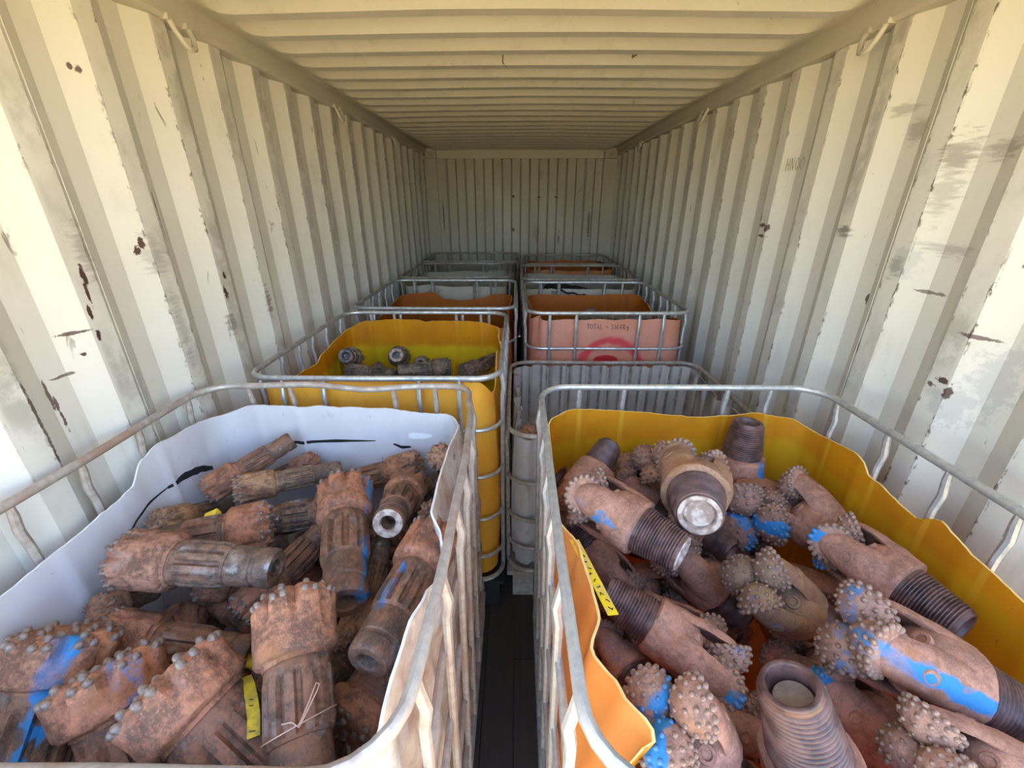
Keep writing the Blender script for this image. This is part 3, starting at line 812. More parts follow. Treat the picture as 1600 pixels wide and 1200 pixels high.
# ---------------- fluted button bit: face at z = 0, striking end at z = 0.40, head radius 0.0875
NFL = 8
def flute(a):
    return max(0.0, math.cos(a * NFL)) ** 2
def dth_meshes(seed, nspl=10, plain=False, short=False):
    sm = lambda e0, e1, x: (lambda q: q * q * (3 - 2 * q))(min(1, max(0, (x - e0) / (e1 - e0))))
    def fr_head(a, r, z):
        d = (0.24 if not plain else 0.10) * flute(a) * (1 - sm(0.035, 0.085, z)) * sm(0.030, 0.06, r)
        return r * (1 - d)
    head = MB().lathe([(0, 0.012), (0.022, 0.010), (0.040, 0.004), (0.060, -0.001), (0.066, 0.002), (0.079, 0.018), (0.0875, 0.032), (0.0875, 0.042), (0.0845, 0.06), (0.083, 0.08), (0.083, 0.10), (0.0835, 0.120), (0.083, 0.133), (0.078, 0.141), (0.068, 0.144), (0.066, 0.150), (0.066, 0.153), (0.05, 0.153)], 72, fr_head)
    rough_up(head, 42, 0.0035, seed); rough_up(head, 16, 0.003, seed + 4)
    n = nspl * 8
    def fr_sh(a, r, z):
        if plain: return r
        q = (a * nspl / (2 * PI)) % 1.0
        rib = sm(0.16, 0.25, q) * (1 - sm(0.75, 0.84, q))
        k = sm(0.168, 0.185, z) * (1 - sm(0.272, 0.288, z))
        return r * (1 - 0.19 * (1 - rib) * k)
    shank = MB().lathe([(0.05, 0.150), (0.061, 0.150), (0.0635, 0.156), (0.0635, 0.168), (0.0645, 0.174), (0.0655, 0.180), (0.0655, 0.20), (0.0655, 0.235), (0.0655, 0.268), (0.064, 0.276), (0.062, 0.284), (0.058, 0.290), (0.05, 0.293)], n, fr_sh)
    rough_up(shank, 30, 0.0007, seed)
    tail = MB().lathe([(0.045, 0.289), (0.0545, 0.290), (0.056, 0.294), (0.056, 0.350), (0.0525, 0.353), (0.0525, 0.361), (0.056, 0.364), (0.0565, 0.385), (0.055, 0.394), (0.050, 0.400), (0.031, 0.400), (0.026, 0.396), (0.024, 0.386), (0.024, 0.31), (0, 0.305)], 40)
    rough_up(tail, 24, 0.0009, seed)
    if short:     # stubby head, longer shank
        for mm in (head, shank, tail):
            mm.v = [(x, y, z * 0.55 if z < 0.15 else (0.0825 + (z - 0.15) * 1.30 if z < 0.29 else 0.2645 + (z - 0.29) * 1.23)) for x, y, z in mm.v]
    return head.mesh('head', M['rust_head'], angle=48), shank.mesh('shank', M['rust_shank'], angle=32), tail.mesh('tail', [M['rust_tail']], angle=38)
def dome(r, h, n=8):
    return MB().lathe([(r, -0.004), (r, 0.0), (r * 0.86, h * 0.5), (r * 0.5, h * 0.88), (0, h)], n)
BUTTON = dome(0.0080, 0.0092).mesh('button', M['button'], angle=60)
def z_to(d):
    return Vector(d).to_track_quat('Z', 'Y')
BUT = []
for k in range(NFL):            # two gauge rows between the flutes, then the face
    a = (k + 0.5) * 2 * PI / NFL
    BUT.append((a - 0.13, 0.0815, 0.0225, 0.80)); BUT.append((a + 0.13, 0.0815, 0.0225, 0.80)); BUT.append((a, 0.064, 0.002, 0.3))
for k in range(6): BUT.append((k * PI / 3 + .2, 0.040, 0.004, 0.05))
for k in range(2): BUT.append((k * PI + .7, 0.016, 0.010, 0.0))
DTH = [dth_meshes(1, 12), dth_meshes(2, 10), dth_meshes(3, 12), dth_meshes(4, 10, True, True), dth_meshes(5, 12, False, True)]
TAIL_RING = MB().lathe([(0.0510, 0.3985), (0.0505, 0.4012), (0.0300, 0.4012), (0.0255, 0.3960), (0.0252, 0.388)], 40).mesh('strike_face', M['rim'], angle=40)

def set_attr(o, seed, ex, paint=None):
    o['seed'] = float(seed); o['tone'] = float(ex.get('tone', 0.0)); o['grey'] = float(ex.get('grey', 0.0))
    o['paint'] = float(ex.get('paint', 0.0) if paint is None else paint); o['turn'] = math.radians(ex.get('turn', 0.0)); o['dab'] = float(ex.get('dab', 0.0))
    return o

def place(root, loc, q, sr, sl):
    root.location = loc
    root.rotation_mode = 'QUATERNION'; root.rotation_quaternion = q
    root.scale = (sr, sr, sl)

def button_bit(loc, q, R, L, ex, label, seed, group, buttons=True):
    root = empty('button_bit', label, 'drill bit', group=group)
    place(root, loc, q, R / 0.0875, L / 0.40)
    v = DTH[3] if ex.get('smooth') else (DTH[4] if ex.get('short') else DTH[seed % 3])
    for nm, me in zip(('head', 'shank', 'tail'), v):
        set_attr(link(nm, me, root), seed, ex, None)
    if ex.get('ring'): link('strike_face', TAIL_RING, root)
    if buttons:
        for (a, r, z, tilt) in BUT:
            o = link('button', BUTTON, root, (r * math.cos(a), r * math.sin(a), (z - 0.001) * (0.55 if v in (DTH[3], DTH[4]) else 1.0)))
            d = Vector((math.cos(a) * math.sin(tilt), math.sin(a) * math.sin(tilt), -math.cos(tilt)))
            o.rotation_mode = 'QUATERNION'; o.rotation_quaternion = z_to(d)
            set_attr(o, seed, ex, 0.0)
    return root

# ---------------- roller cone bit: cones at z = 0, pin end at z = 0.40, body radius 0.10
def cone_meshes():
    out = {}
    # threaded pin with a dirt-packed bore
    prof = [(0.05, 0.240), (0.0735, 0.243)]
    nt = 15
    for i in range(nt):
        z = 0.256 + 0.096 * i / nt; s = 0.096 / nt
        r = 0.0735 - 0.017 * i / nt
        prof += [(r - 0.0048, z), (r - 0.0046, z + s * 0.2), (r, z + s * 0.45), (r, z + s * 0.65), (r - 0.0048, z + s * 0.95)]
    prof += [(0.0530, 0.3525), (0.0515, 0.357)]
    far = lambda pr: [(r, z if z < 0.243 else 0.243 + (z - 0.243) * 1.34) for r, z in pr]     # a long pin: 0.40 over all
    out['pin'] = MB().lathe(far(prof), 40).mesh('pin', M['pin'], angle=70)
    out['rim'] = MB().lathe(far([(0.0514, 0.3555), (0.0508, 0.3595), (0.049, 0.3605), (0.0415, 0.3605), (0.0395, 0.359), (0.0385, 0.335)]), 40).mesh('pin_rim', M['rim'], angle=50)
    out['rim_plain'] = MB().lathe(far([(0.0514, 0.3555), (0.0508, 0.3595), (0.049, 0.3605), (0.0415, 0.3605), (0.0395, 0.359), (0.0385, 0.335)]), 40).mesh('pin_rim_plain', M['pin'], angle=50)
    out['pale_plug'] = MB().lathe(far([(0.0388, 0.342), (0.037, 0.346), (0.033, 0.3485), (0, 0.347)]), 32).mesh('pale_plug', M['rim'], angle=40)
    out['plug'] = MB().lathe(far([(0.0388, 0.330), (0.037, 0.336), (0.033, 0.3395), (0, 0.338)]), 32).mesh('bore_plug', M['dirt'], angle=40)
    # body between the legs
    body = MB().lathe([(0.055, 0.252), (0.078, 0.251), (0.0865, 0.246), (0.088, 0.238), (0.087, 0.20), (0.082, 0.165), (0.070, 0.135), (0.045, 0.112), (0, 0.105)], 48)
    rough_up(body, 18, 0.004)
    out['body'] = body.mesh('body', M['dust_body'], angle=50)
    # a leg: its back is an arc that narrows and rounds off over the cone
    def leg(th):
        rows = 17; na = 9
        vs = []; fs = []
        for j in range(rows):
            t = j / (rows - 1)
            z = 0.250 - 0.235 * t
            if t < 0.66: ph = math.radians(57 - 21 * (t / 0.66) ** 0.8)
            else: ph = math.radians(36) * math.sqrt(max(0.012, 1 - ((t - 0.66) / 0.345) ** 2))
            ro = 0.0865 + 0.0155 * math.sin(min(1, t * 1.5) * PI / 2) - (0.014 * ((t - 0.75) / 0.25) ** 2 if t > 0.75 else 0)
            ri = 0.055 + 0.024 * min(1, t * 1.6)
            for k in range(na):
                f = -1 + 2 * k / (na - 1)
                a = th + f * ph
                r = ro - 0.016 * abs(f) ** 3.2
                vs.append((r * math.cos(a), r * math.sin(a), z))
            for k in range(na):
                f = 1 - 2 * k / (na - 1)
                a = th + f * ph * 0.82
                vs.append((ri * math.cos(a), ri * math.sin(a), z + 0.004 * (t > 0.9)))
        n = 2 * na
        for j in range(rows - 1):
            for k in range(n):
                l = (k + 1) % n
                fs.append((j * n + k, j * n + l, (j + 1) * n + l, (j + 1) * n + k))
        fs += [tuple(range(n)), tuple((rows - 1) * n + k for k in reversed(range(n)))]
        m = MB().add(vs, fs)
        m.v = [tuple(Vector(v) + Vector((v[0], v[1], 0)).normalized() * (lump(v, 22, 0.0035, th) + lump(v, 9, .003, th))) for v in m.v]
        # grease cap on the back of the leg
        c, s = math.cos(th), math.sin(th)
        return m.mesh('leg', M['dust_body'], angle=55)
    out['leg'] = [leg(k * 2 * PI / 3) for k in range(3)]
    out['cap'] = MB().lathe([(0.0165, -0.008), (0.0165, 0.0), (0.0145, 0.0022), (0.0125, 0.0008), (0, 0.0)], 20).mesh('grease_cap', M['dust_body'], angle=40)
    noz = MB().lathe([(0.020, -0.03), (0.0205, 0.0), (0.018, 0.005), (0.012, 0.005), (0.010, 0.001), (0.010, -0.02), (0, -0.022)], 20)
    out['nozzle'] = noz.mesh('nozzle', M['dust_body'], angle=40)
    # cone on its own axis (z towards the nose)
    out['cone'] = rough_up(MB().lathe([(0, -0.004), (0.040, -0.004), (0.052, 0.000), (0.0575, 0.007), (0.0585, 0.016), (0.0565, 0.025), (0.0535, 0.030), (0.0525, 0.034), (0.048, 0.044), (0.0405, 0.052), (0.037, 0.056), (0.028, 0.064), (0.015, 0.070), (0, 0.072)], 36), 40, 0.0016).mesh('cone', M['dust_cone'], angle=50)
    ins = MB().lathe([(0.0064, -0.005), (0.0064, 0.001), (0.0054, 0.0045), (0.0030, 0.0065), (0, 0.0072)], 7)
    out['insert'] = ins.mesh('insert', M['insert'], angle=60)
    pts = []
    for (n, r, z, tilt, ph, sc) in ((18, 0.0565, 0.0045, 1.75, 0.0, 1.25), (16, 0.0572, 0.0185, 1.15, .17, 1.0), (12, 0.0510, 0.0370, 0.98, .0, 1.0), (8, 0.0365, 0.0558, 0.75, .2, 1.0), (3, 0.014, 0.0685, 0.3, 0, .9)):
        for i in range(n):
            a = ph + 2 * PI * i / n
            d = Vector((math.cos(a) * math.sin(tilt), math.sin(a) * math.sin(tilt), math.cos(tilt)))
            pts.append((Vector((r * math.cos(a), r * math.sin(a), z)), z_to(d), sc, n))
    out['ipts'] = pts
    joined = MB()
    base = ins
    for (p, q, sc, n) in pts:
        joined.add([tuple(p + q @ (Vector(v) * sc)) for v in base.v], base.f)
    out['joined'] = joined.mesh('inserts', M['insert'], angle=60)
    return out
RC = cone_meshes()

def roller_bit(loc, q, R, L, ex, label, seed, group, detail=True):
    root = empty('roller_cone_bit', label, 'drill bit', group=group)
    place(root, loc, q, R / 0.10, L / 0.402)
    for nm in ('body',): set_attr(link(nm, RC[nm], root), seed, ex)
    pin = set_attr(link('pin', RC['pin'], root), seed, ex)
    link('rim', RC['rim' if ex.get('ring') else 'rim_plain'], pin); link('bore_plug', RC['pale_plug' if ex.get('ring') else 'plug'], pin)
    pc = ex.get('pc', 0)
    for k in range(3):
        th = k * 2 * PI / 3
        c, s = math.cos(th), math.sin(th)
        lg = set_attr(link('leg', RC['leg'][k], root), seed + k, ex)
        cap = set_attr(link('grease_cap', RC['cap'], lg, (0.1015 * c, 0.1015 * s, 0.120)), seed, ex, 0)
        cap.rotation_mode = 'QUATERNION'; cap.rotation_quaternion = z_to((c, s, 0))
        tn = th + PI / 3
        nz = set_attr(link('nozzle', RC['nozzle'], root, (0.060 * math.cos(tn), 0.060 * math.sin(tn), 0.128)), seed, ex, 0)
        nz.rotation_mode = 'QUATERNION'; nz.rotation_quaternion = z_to((math.cos(tn) * .55, math.sin(tn) * .55, -0.83))
        al = math.radians(33)
        d = Vector((-c * math.cos(al), -s * math.cos(al), -math.sin(al)))
        pb = max(0.0, 1.0 - 0.45 * k) * pc
        co = set_attr(link('cone', RC['cone'], root, (0.0745 * c, 0.0745 * s, 0.052)), seed + k, ex, 2.2 * pb if pc else 0.6 * ex.get('paint', 0))
        co['turn'] = PI / 2 + k * 1.3; co['across'] = 1.0
        co.rotation_mode = 'QUATERNION'; co.rotation_quaternion = z_to(d)
        if ex.get('ind'):
            for i, (p, qq, sc, n) in enumerate(RC['ipts']):
                o = link('insert', RC['insert'], co, p)
                o.rotation_mode = 'QUATERNION'; o.rotation_quaternion = qq; o.scale = (sc, sc, sc)
                a = math.atan2(p.y, p.x) - co['turn']
                set_attr(o, seed, ex, 0.85 if (pb > 0.3 and abs(p.x * math.sin(co['turn']) - p.y * math.cos(co['turn'])) < 0.02) else 0.0)
        else:
            o = set_attr(link('inserts', RC['joined'], co), seed, ex, 0.0); o['kind'] = 'stuff'
    return root
# where each bit lies: name, tub, face point, rotation, radius, length, looks
BITS = [
 ('A1','A',(-1.0036,1.1068,0.9096),(0.6298,-0.5791,0.1064,-0.5066),0.0487,0.2921,{}),
 ('A2','A',(-0.7263,1.281,0.9107),(-0.4252,-0.4762,0.7011,0.3175),0.0462,0.231,{}),
 ('A3','A',(-0.8958,1.09,0.9309),(-0.4756,0.7267,-0.1688,0.466),0.0489,0.3216,{'tone':0.8}),
 ('A4','A',(-0.3459,1.2685,0.9111),(0.5024,0.3961,-0.704,-0.3084),0.0595,0.3288,{'tone':0.35}),
 ('A5','A',(-0.2375,1.1245,1.0401),(-0.4399,0.8688,-0.172,-0.1488),0.0442,0.2053,{'tone':0.45,'dz':-0.14}),
 ('A6','A',(-0.4356,1.2302,0.7307),(0.5265,-0.4114,0.1853,-0.7205),0.0539,0.2183,{'grey':0.4}),
 ('A7','A',(-0.2393,0.951,0.9584),(-0.4439,0.8726,0.188,0.0793),0.0417,0.2031,{'tone':0.35,'dz':-0.16}),
 ('A8','A',(-0.533,1.0828,0.959),(0.4251,0.6358,-0.3814,0.5192),0.0821,0.4158,{'paint':1,'turn':-62,'dab':0.3}),
 ('A9','A',(-0.5706,1.1529,0.8163),(0.7028,0.4086,-0.545,-0.205),0.0678,0.2806,{'grey':0.4}),
 ('A10','A',(-0.7267,0.9814,0.8945),(0.7065,0.4223,-0.536,-0.1877),0.0723,0.2929,{}),
 ('A11','A',(-1.0071,0.9227,0.9391),(0.5012,-0.8547,-0.1229,-0.0568),0.045,0.303,{'tone':0.9}),
 ('A12','A',(-0.9722,0.7766,0.9651),(-0.2358,0.674,-0.2646,0.6482),0.0727,0.3876,{'grey':0.25}),
 ('A13','A',(-0.7156,0.7659,0.773),(0.6294,-0.6072,-0.1074,-0.4729),0.0603,0.3194,{}),
 ('A14','A',(-0.356,1.1621,0.9041),(0.6872,0.5209,-0.2728,0.4266),0.0665,0.3118,{'tone':0.2,'ring':1}),
 ('A15','A',(-0.2053,0.8664,0.9757),(0.6264,0.5608,-0.4468,0.3058),0.0708,0.3495,{'paint':1,'turn':50,'dab':0.8}),
 ('A16','A',(-0.393,0.6774,0.7818),(0.6446,-0.4985,-0.357,-0.4566),0.0509,0.2898,{'tone':0.35}),
 ('A17','A',(-0.9909,0.6867,0.816),(-0.1641,0.7244,-0.214,0.6344),0.0617,0.3573,{}),
 ('A18','A',(-1.0129,0.709,0.8642),(-0.4531,0.8766,0.153,0.0529),0.0387,0.1757,{'tone':0.4}),
 ('A19','A',(-0.4615,0.6317,1.0201),(0.3284,0.7434,-0.4016,0.4223),0.0789,0.3447,{'tone':0.1}),
 ('A20','A',(-0.9596,0.6144,0.9254),(0.3338,0.8535,-0.3814,0.1208),0.095,0.4477,{'dz':-0.12,'short':1,'paint':1.3,'turn':0,'tone':0.25}),
 ('A21','A',(-0.8146,0.5371,0.9311),(0.1469,0.8973,-0.2922,0.2966),0.0947,0.4496,{'dz':-0.13,'short':1,'paint':0.55,'turn':-15}),
 ('A22','A',(-0.6411,0.4916,0.9719),(0.0311,0.8573,-0.2499,0.4489),0.0967,0.4781,{'dz':-0.12,'short':1}),
 ('A23','A',(-0.3439,0.5121,0.7553),(0.5345,-0.6336,-0.2242,-0.5124),0.0895,0.2866,{'smooth':1}),
 ('A26','A',(-0.8627,0.836,0.8297),(-0.2686,0.8668,-0.1805,0.3794),0.054,0.2186,{}),
 ('FA0','A',(-0.2574,0.8879,0.8407),(0.6442,-0.7384,-0.191,0.0565),0.0501,0.2707,{}),
 ('FA1','A',(-0.4931,0.856,0.7824),(0.6794,0.7258,-0.0745,-0.0781),0.0581,0.314,{}),
 ('FA2','A',(-0.9876,0.9213,0.7864),(-0.4543,0.7642,-0.1609,0.4286),0.0518,0.2798,{}),
 ('FA3','A',(-0.4016,0.951,0.7107),(0.4726,-0.6042,-0.2153,0.6044),0.0536,0.2893,{}),
 ('FA4','A',(-0.9172,1.1222,0.7186),(0.6369,0.1171,0.6528,0.393),0.0535,0.2891,{}),
 ('FA5','A',(-0.5417,0.4005,0.7368),(0.6138,-0.559,0.4946,0.2572),0.0615,0.3321,{}),
 ('FA6','A',(-0.9311,0.8262,0.7098),(-0.0581,0.2606,-0.6476,0.7137),0.0589,0.3182,{}),
 ('FA7','A',(-0.375,1.0723,0.713),(0.6214,-0.6159,-0.3747,0.3067),0.0511,0.2761,{}),
 ('FA8','A',(-0.89,0.9061,0.6855),(0.4444,0.6869,0.1136,0.5637),0.051,0.2753,{}),
 ('FA9','A',(-0.6579,1.1788,0.6325),(0.2268,0.3669,-0.5179,0.7387),0.0512,0.2763,{}),
 ('FA10','A',(-0.7158,0.7095,0.6455),(0.4987,0.5699,0.3901,-0.5238),0.0527,0.2848,{}),
 ('FA11','A',(-0.4963,0.6776,0.6185),(0.6329,0.6946,0.0057,0.3419),0.0516,0.2784,{}),
 ('FA12','A',(-0.623,0.953,0.5717),(0.0551,-0.4046,0.5388,0.7369),0.0612,0.3305,{}),
 ('FA13','A',(-0.9435,1.073,0.5874),(0.5924,0.74,0.2284,-0.2221),0.0541,0.2922,{}),
 ('B1','B',(0.7721,1.2357,0.7663),(0.8594,-0.0375,-0.0081,-0.5099),0.0867,0.333,{'paint':1,'turn':0}),
 ('B2','B',(0.1612,1.008,0.9113),(0.7696,-0.5448,0.1268,-0.3079),0.0728,0.2928,{}),
 ('B3','B',(0.172,0.9396,1.0505),(-0.0258,0.5254,-0.5178,0.6747),0.0817,0.2927,{'paint':0.9,'turn':20,'dab':0.9,'ring':1}),
 ('B4','B',(0.3959,1.1379,0.7195),(0.7395,0.1808,-0.3967,-0.5129),0.0883,0.3289,{}),
 ('B5','B',(0.5159,1.0561,1.0452),(0.3792,0.1313,-0.6268,0.6679),0.0968,0.2831,{'tone':0.7,'ring':1}),
 ('B6','B',(0.431,1.1764,0.9989),(0.4628,-0.4367,0.7633,-0.1121),0.0754,0.3951,{'ind':1}),
 ('B7','B',(0.3463,1.2479,0.9062),(-0.1838,0.7127,-0.5713,0.3632),0.0788,0.2633,{'paint':0.3}),
 ('B8','B',(0.7194,1.0455,0.8672),(0.5541,-0.7458,0.2381,-0.283),0.1043,0.3051,{'paint':1.2,'ind':1,'pc':1.0}),
 ('B9','B',(0.8484,1.1393,0.9183),(0.2498,-0.0392,0.8046,-0.5373),0.0959,0.2805,{'ind':1}),
 ('B10','B',(0.8309,0.8842,0.9526),(0.0282,0.2933,-0.6466,0.7036),0.082,0.288,{'ind':1,'pc':1.0}),
 ('B11','B',(0.6232,0.5635,1.0357),(-0.1859,0.6,-0.5319,0.5679),0.082,0.3152,{'ind':1,'paint':1.4,'turn':0}),
 ('B12','B',(0.4256,0.5241,0.9198),(0.5467,0.1426,-0.5933,-0.5734),0.0666,0.2833,{'ind':1,'pc':0.5}),
 ('B13','B',(0.5685,0.7667,0.9351),(0.3755,-0.4528,0.7662,-0.2587),0.0819,0.2861,{'ind':1,'tone':0.9,'paint':0.5}),
 ('B14','B',(0.4717,0.9807,0.8164),(-0.0709,0.6555,-0.5982,0.4555),0.0839,0.2709,{}),
 ('B15','B',(0.5244,1.0935,0.8548),(0.0551,0.4518,-0.5773,0.6779),0.064,0.1871,{}),
 ('B16','B',(0.3476,0.9202,0.6723),(0.6714,-0.0049,-0.4689,-0.5739),0.0696,0.3112,{}),
 ('B17','B',(0.2321,0.4094,1.0413),(0.2703,-0.4865,0.8169,-0.1518),0.0742,0.2212,{'ind':1,'pc':1.2}),
 ('B18','B',(0.5443,0.3438,0.76),(0.5826,0.1006,-0.1712,-0.7881),0.0806,0.3895,{}),
 ('B19','B',(0.6313,0.5976,0.8527),(-0.0441,-0.5458,0.619,-0.563),0.0857,0.2508,{'ind':1,'pc':0.8}),
 ('B20','B',(0.6102,0.3885,1.0026),(0.3419,-0.5489,0.5586,-0.5194),0.0619,0.2698,{}),
 ('B21','B',(0.1982,0.6661,0.8624),(0.2156,0.5053,-0.5108,0.6612),0.0543,0.1589,{'paint':0.4}),
 ('B22','B',(0.5,0.4219,0.6308),(0.7538,0.1115,-0.2509,-0.597),0.0599,0.2178,{}),
 ('FB0','B',(0.4674,0.6569,0.8127),(0.5528,-0.0155,-0.7408,-0.3812),0.0764,0.2981,{}),
 ('FB1','B',(0.9432,0.8938,0.6882),(-0.2665,-0.491,0.44,0.703),0.0788,0.3075,{}),
 ('FB2','B',(0.5629,0.5714,0.666),(-0.0804,-0.613,0.1253,0.7759),0.0753,0.2938,{}),
 ('FB3','B',(0.717,0.8084,0.6278),(-0.1957,0.3295,-0.5402,0.7492),0.0788,0.3072,{}),
 ('FB4','B',(0.8775,1.1115,0.6476),(0.1441,-0.6776,-0.1365,0.7081),0.0803,0.3133,{}),
 ('FB5','B',(0.2835,0.8052,0.6165),(-0.3064,0.4424,-0.4479,0.714),0.0788,0.3071,{}),
 ('FB6','B',(0.552,0.9808,0.6247),(0.6442,-0.2655,-0.7151,0.0561),0.081,0.3159,{}),
 ('FB7','B',(0.2529,0.3826,0.5867),(0.6215,-0.5483,-0.4111,-0.3796),0.0801,0.3124,{}),
 ('FB8','B',(0.7171,1.2348,0.5527),(0.7352,-0.1112,-0.6559,0.1297),0.0769,0.3,{}),
 ('FB9','B',(0.6855,0.9712,0.5184),(0.7001,0.6322,-0.1544,-0.2938),0.076,0.2964,{}),
 ('FB10','B',(0.8821,1.0169,0.5135),(0.6849,0.6236,-0.3157,0.2059),0.078,0.3041,{}),
 ('C1','C',(-0.946,2.2957,0.9431),(0.8291,0.5266,0.1702,-0.0793),0.0617,0.224,{'grey':1}),
 ('C2','C',(-0.8881,2.0452,0.9549),(0.5074,-0.7636,0.2309,-0.3257),0.0503,0.2756,{'grey':1}),
 ('C3','C',(-0.7188,2.4511,0.8978),(0.8167,0.5225,0.1987,-0.1434),0.0663,0.2231,{'grey':1,'ring':1}),
 ('C4','C',(-0.3756,2.2446,0.9095),(0.6413,0.4748,-0.5115,-0.3189),0.0584,0.29,{'grey':1}),
 ('C5','C',(-0.5825,2.5722,0.8239),(0.7936,0.5906,-0.0792,0.123),0.064,0.2012,{'grey':0.8}),
 ('C6','C',(-0.2896,2.1615,0.9),(0.5983,-0.6823,0.0377,-0.4184),0.0602,0.2718,{'grey':0.9}),
 ('C7','C',(-0.7974,2.3598,0.8471),(0.6202,0.6371,-0.4508,-0.0788),0.0617,0.2,{'grey':1}),
]
LABEL = {
 'A1': 'rusty button bit leaning against the back of the white tub, tail up',
 'A2': 'small brown button bit head peeping out below the highest tail in the white tub',
 'A3': 'tan dusty button bit lying level along the back of the white tub',
 'A4': 'brown button bit with its head up near the back right of the white tub',
 'A5': 'round button bit face in the far right corner of the white tub',
 'A6': 'greasy button bit tail poking up in the far right of the white tub',
 'A7': 'button bit face pressed against the right side of the white tub',
 'A8': 'upright red rusty button bit with a blue streak, middle of the white tub',
 'A9': 'greyish fluted shank lying half hidden behind the blue-streaked upright bit',
 'A10': 'crusty button bit with its studded face turned right, left of the upright bit',
 'A11': 'olive tan button bit head lying near the left wall of the white tub',
 'A12': 'large rusty button bit with silvery worn flutes lying across the left of the white tub',
 'A13': 'brown button bit wedged slantwise under the upright blue-streaked bit',
 'A14': 'button bit whose pale ring-shaped tail points out with a dark bore',
 'A15': 'reddish button bit with small blue dabs slanting down along the right side, bored tail lowest',
 'A16': 'dull brown button bit hanging head down between two larger bits',
 'A17': 'brown fluted button bit with a dark ringed tail holding a yellow tag',
 'A18': 'small brown bit head half buried at the left wall of the white tub',
 'A19': 'tall fluted button bit standing head up with a thin wire tied round its shank',
 'A20': 'big button bit with a long bright blue stripe, front left corner of the white tub',
 'A21': 'button bit with a faded blue smear across its head, next to the blue-striped one',
 'A22': 'large crusty orange-brown button bit showing its studded face, front of the white tub',
 'A23': 'wide smooth reddish bit with a chipped skirt low in the white tub',
 'A26': 'rusty bit buried under the bit with silvery flutes',
 'B1': 'roller cone bit standing pin up at the back of the amber tub with blue paint',
 'B2': 'roller cone bit with dark threaded pin raised at the back left of the amber tub',
 'B3': 'big brown roller cone bit lying slantwise, pale plugged pin end towards the middle',
 'B4': 'roller cone bit with its dark thread at the left wall under the back left pin',
 'B5': 'ochre roller cone bit pointing its white-rimmed pin outwards',
 'B6': 'dusty roller cone bit with studded cones up at the middle back of the amber tub',
 'B7': 'brown roller cone bit mostly hidden under the ochre one',
 'B8': 'roller cone bit with one bright blue studded cone in the middle of the amber tub',
 'B9': 'dusty roller cone bit lying with its cones to the back near the right wall',
 'B10': 'roller cone bit with blue edged cones, dark pin touching the right wall of the tub',
 'B11': 'large pinkish brown roller cone bit with a long blue streak on its leg',
 'B12': 'roller cone bit with dark thread on the left, toothed cone under its leg',
 'B13': 'ochre studded roller cone bit dabbed with blue, centre of the amber tub',
 'B14': 'brown roller cone bit lying under the big slantwise one',
 'B15': 'small round pin end of a buried bit beside the big plugged pin',
 'B16': 'roller cone bit with glossy thread up against the left side above the yellow strip',
 'B17': 'roller cone bit with two studded cones striped blue, front left of the amber tub',
 'B18': 'roller cone bit with a tall hollow purple brown pin, lowest middle of the amber tub',
 'B19': 'roller cone bit with faded blue teeth behind the tall hollow pin',
 'B20': 'smooth brown roller cone bit lying in the front right of the amber tub',
 'B21': "dark roller cone bit with traces of blue, deep on the amber tub left side",
 'B22': 'small roller cone bit at the very front beside the tall hollow pin',
 'C1': 'grey greasy bit with its bored tail up, leftmost in the golden tub',
 'C2': 'dark greasy bit lying level on the left of the golden tub',
 'C3': 'greasy bit with a pale ring-shaped tail, middle of the golden tub',
 'C4': 'greasy fluted bit lying level in the middle of the golden tub',
 'C5': 'brownish bit with a dark bored tail behind the level fluted one',
 'C6': 'dark bit leaning on the right side of the golden tub',
 'C7': 'dark bit sunk behind the level one on the left of the golden tub',
 'FA0': 'half buried button bit under the bored tail with the pale ring',
 'FA1': 'half buried button bit at the left edge of the tall standing bit',
 'FA2': 'half buried button bit beside the tail of the bit with silvery flutes',
 'FA3': 'half buried button bit just left of the head-down dull brown bit',
 'FA4': 'half buried rusty button bit under the crusty bit whose studded face turns right',
 'FA5': "half buried button bit right of the tall standing bit's fluted shank",
 'FA6': 'half buried rusty button bit under the silvery fluted head, above the ringed-tail bit',
 'FA7': 'half buried button bit between the upright blue-streaked bit and the slanting bored one',
 'FA8': 'half buried rusty button bit above the tail that holds the rolled yellow tag',
 'FA9': "half buried button bit in the gap above the tall standing bit's head",
 'FA10': 'half buried button bit in the gap under the ringed tail with the yellow tag',
 'FA11': 'half buried button bit between the tall standing bit and the wide smooth reddish one',
 'FA12': 'half buried fluted button bit below the slantwise wedged one, left of the upright bit',
 'FA13': 'half buried button bit under the middle of the bit with the ringed tail',
 'FB0': 'half buried roller cone bit below the big slantwise one, above the middle toothed cone',
 'FB1': 'half buried roller cone bit right of the ochre one, under blue edged cones',
 'FB2': 'half buried roller cone bit left of the tall hollow pin',
 'FB3': 'half buried roller cone bit just above the tall hollow pin',
 'FB4': 'half buried roller cone bit in the gap below the bright blue cone',
 'FB5': 'half buried roller cone bit under the leg over the fanned toothed cone',
 'FB6': "half buried roller cone bit under the big slantwise bit's middle",
 'FB7': 'half buried roller cone bit at the very front left, below the striped cones',
 'FB8': 'half buried roller cone bit by the inner left side, just right of the yellow sticker',
 'FB9': 'half buried roller cone bit between the ochre cones and the fanned toothed cone',
 'FB10': "half buried roller cone bit in the gap under the ochre bit's pin",
}
GROUPS = {'A': 'button bits heaped in the white tub', 'B': 'roller cone bits heaped in the amber tub', 'C': 'greasy bits in the golden tub'}
for i, (n, box, loc, q, R, L, ex) in enumerate(BITS):
    lab, g_ = LABEL[n], GROUPS[box]
    if box == 'B': roller_bit(loc, q, R, L, ex, lab, i, g_)
    else: button_bit(loc, q, R, L, ex, lab, i, g_, n[0] != 'F')
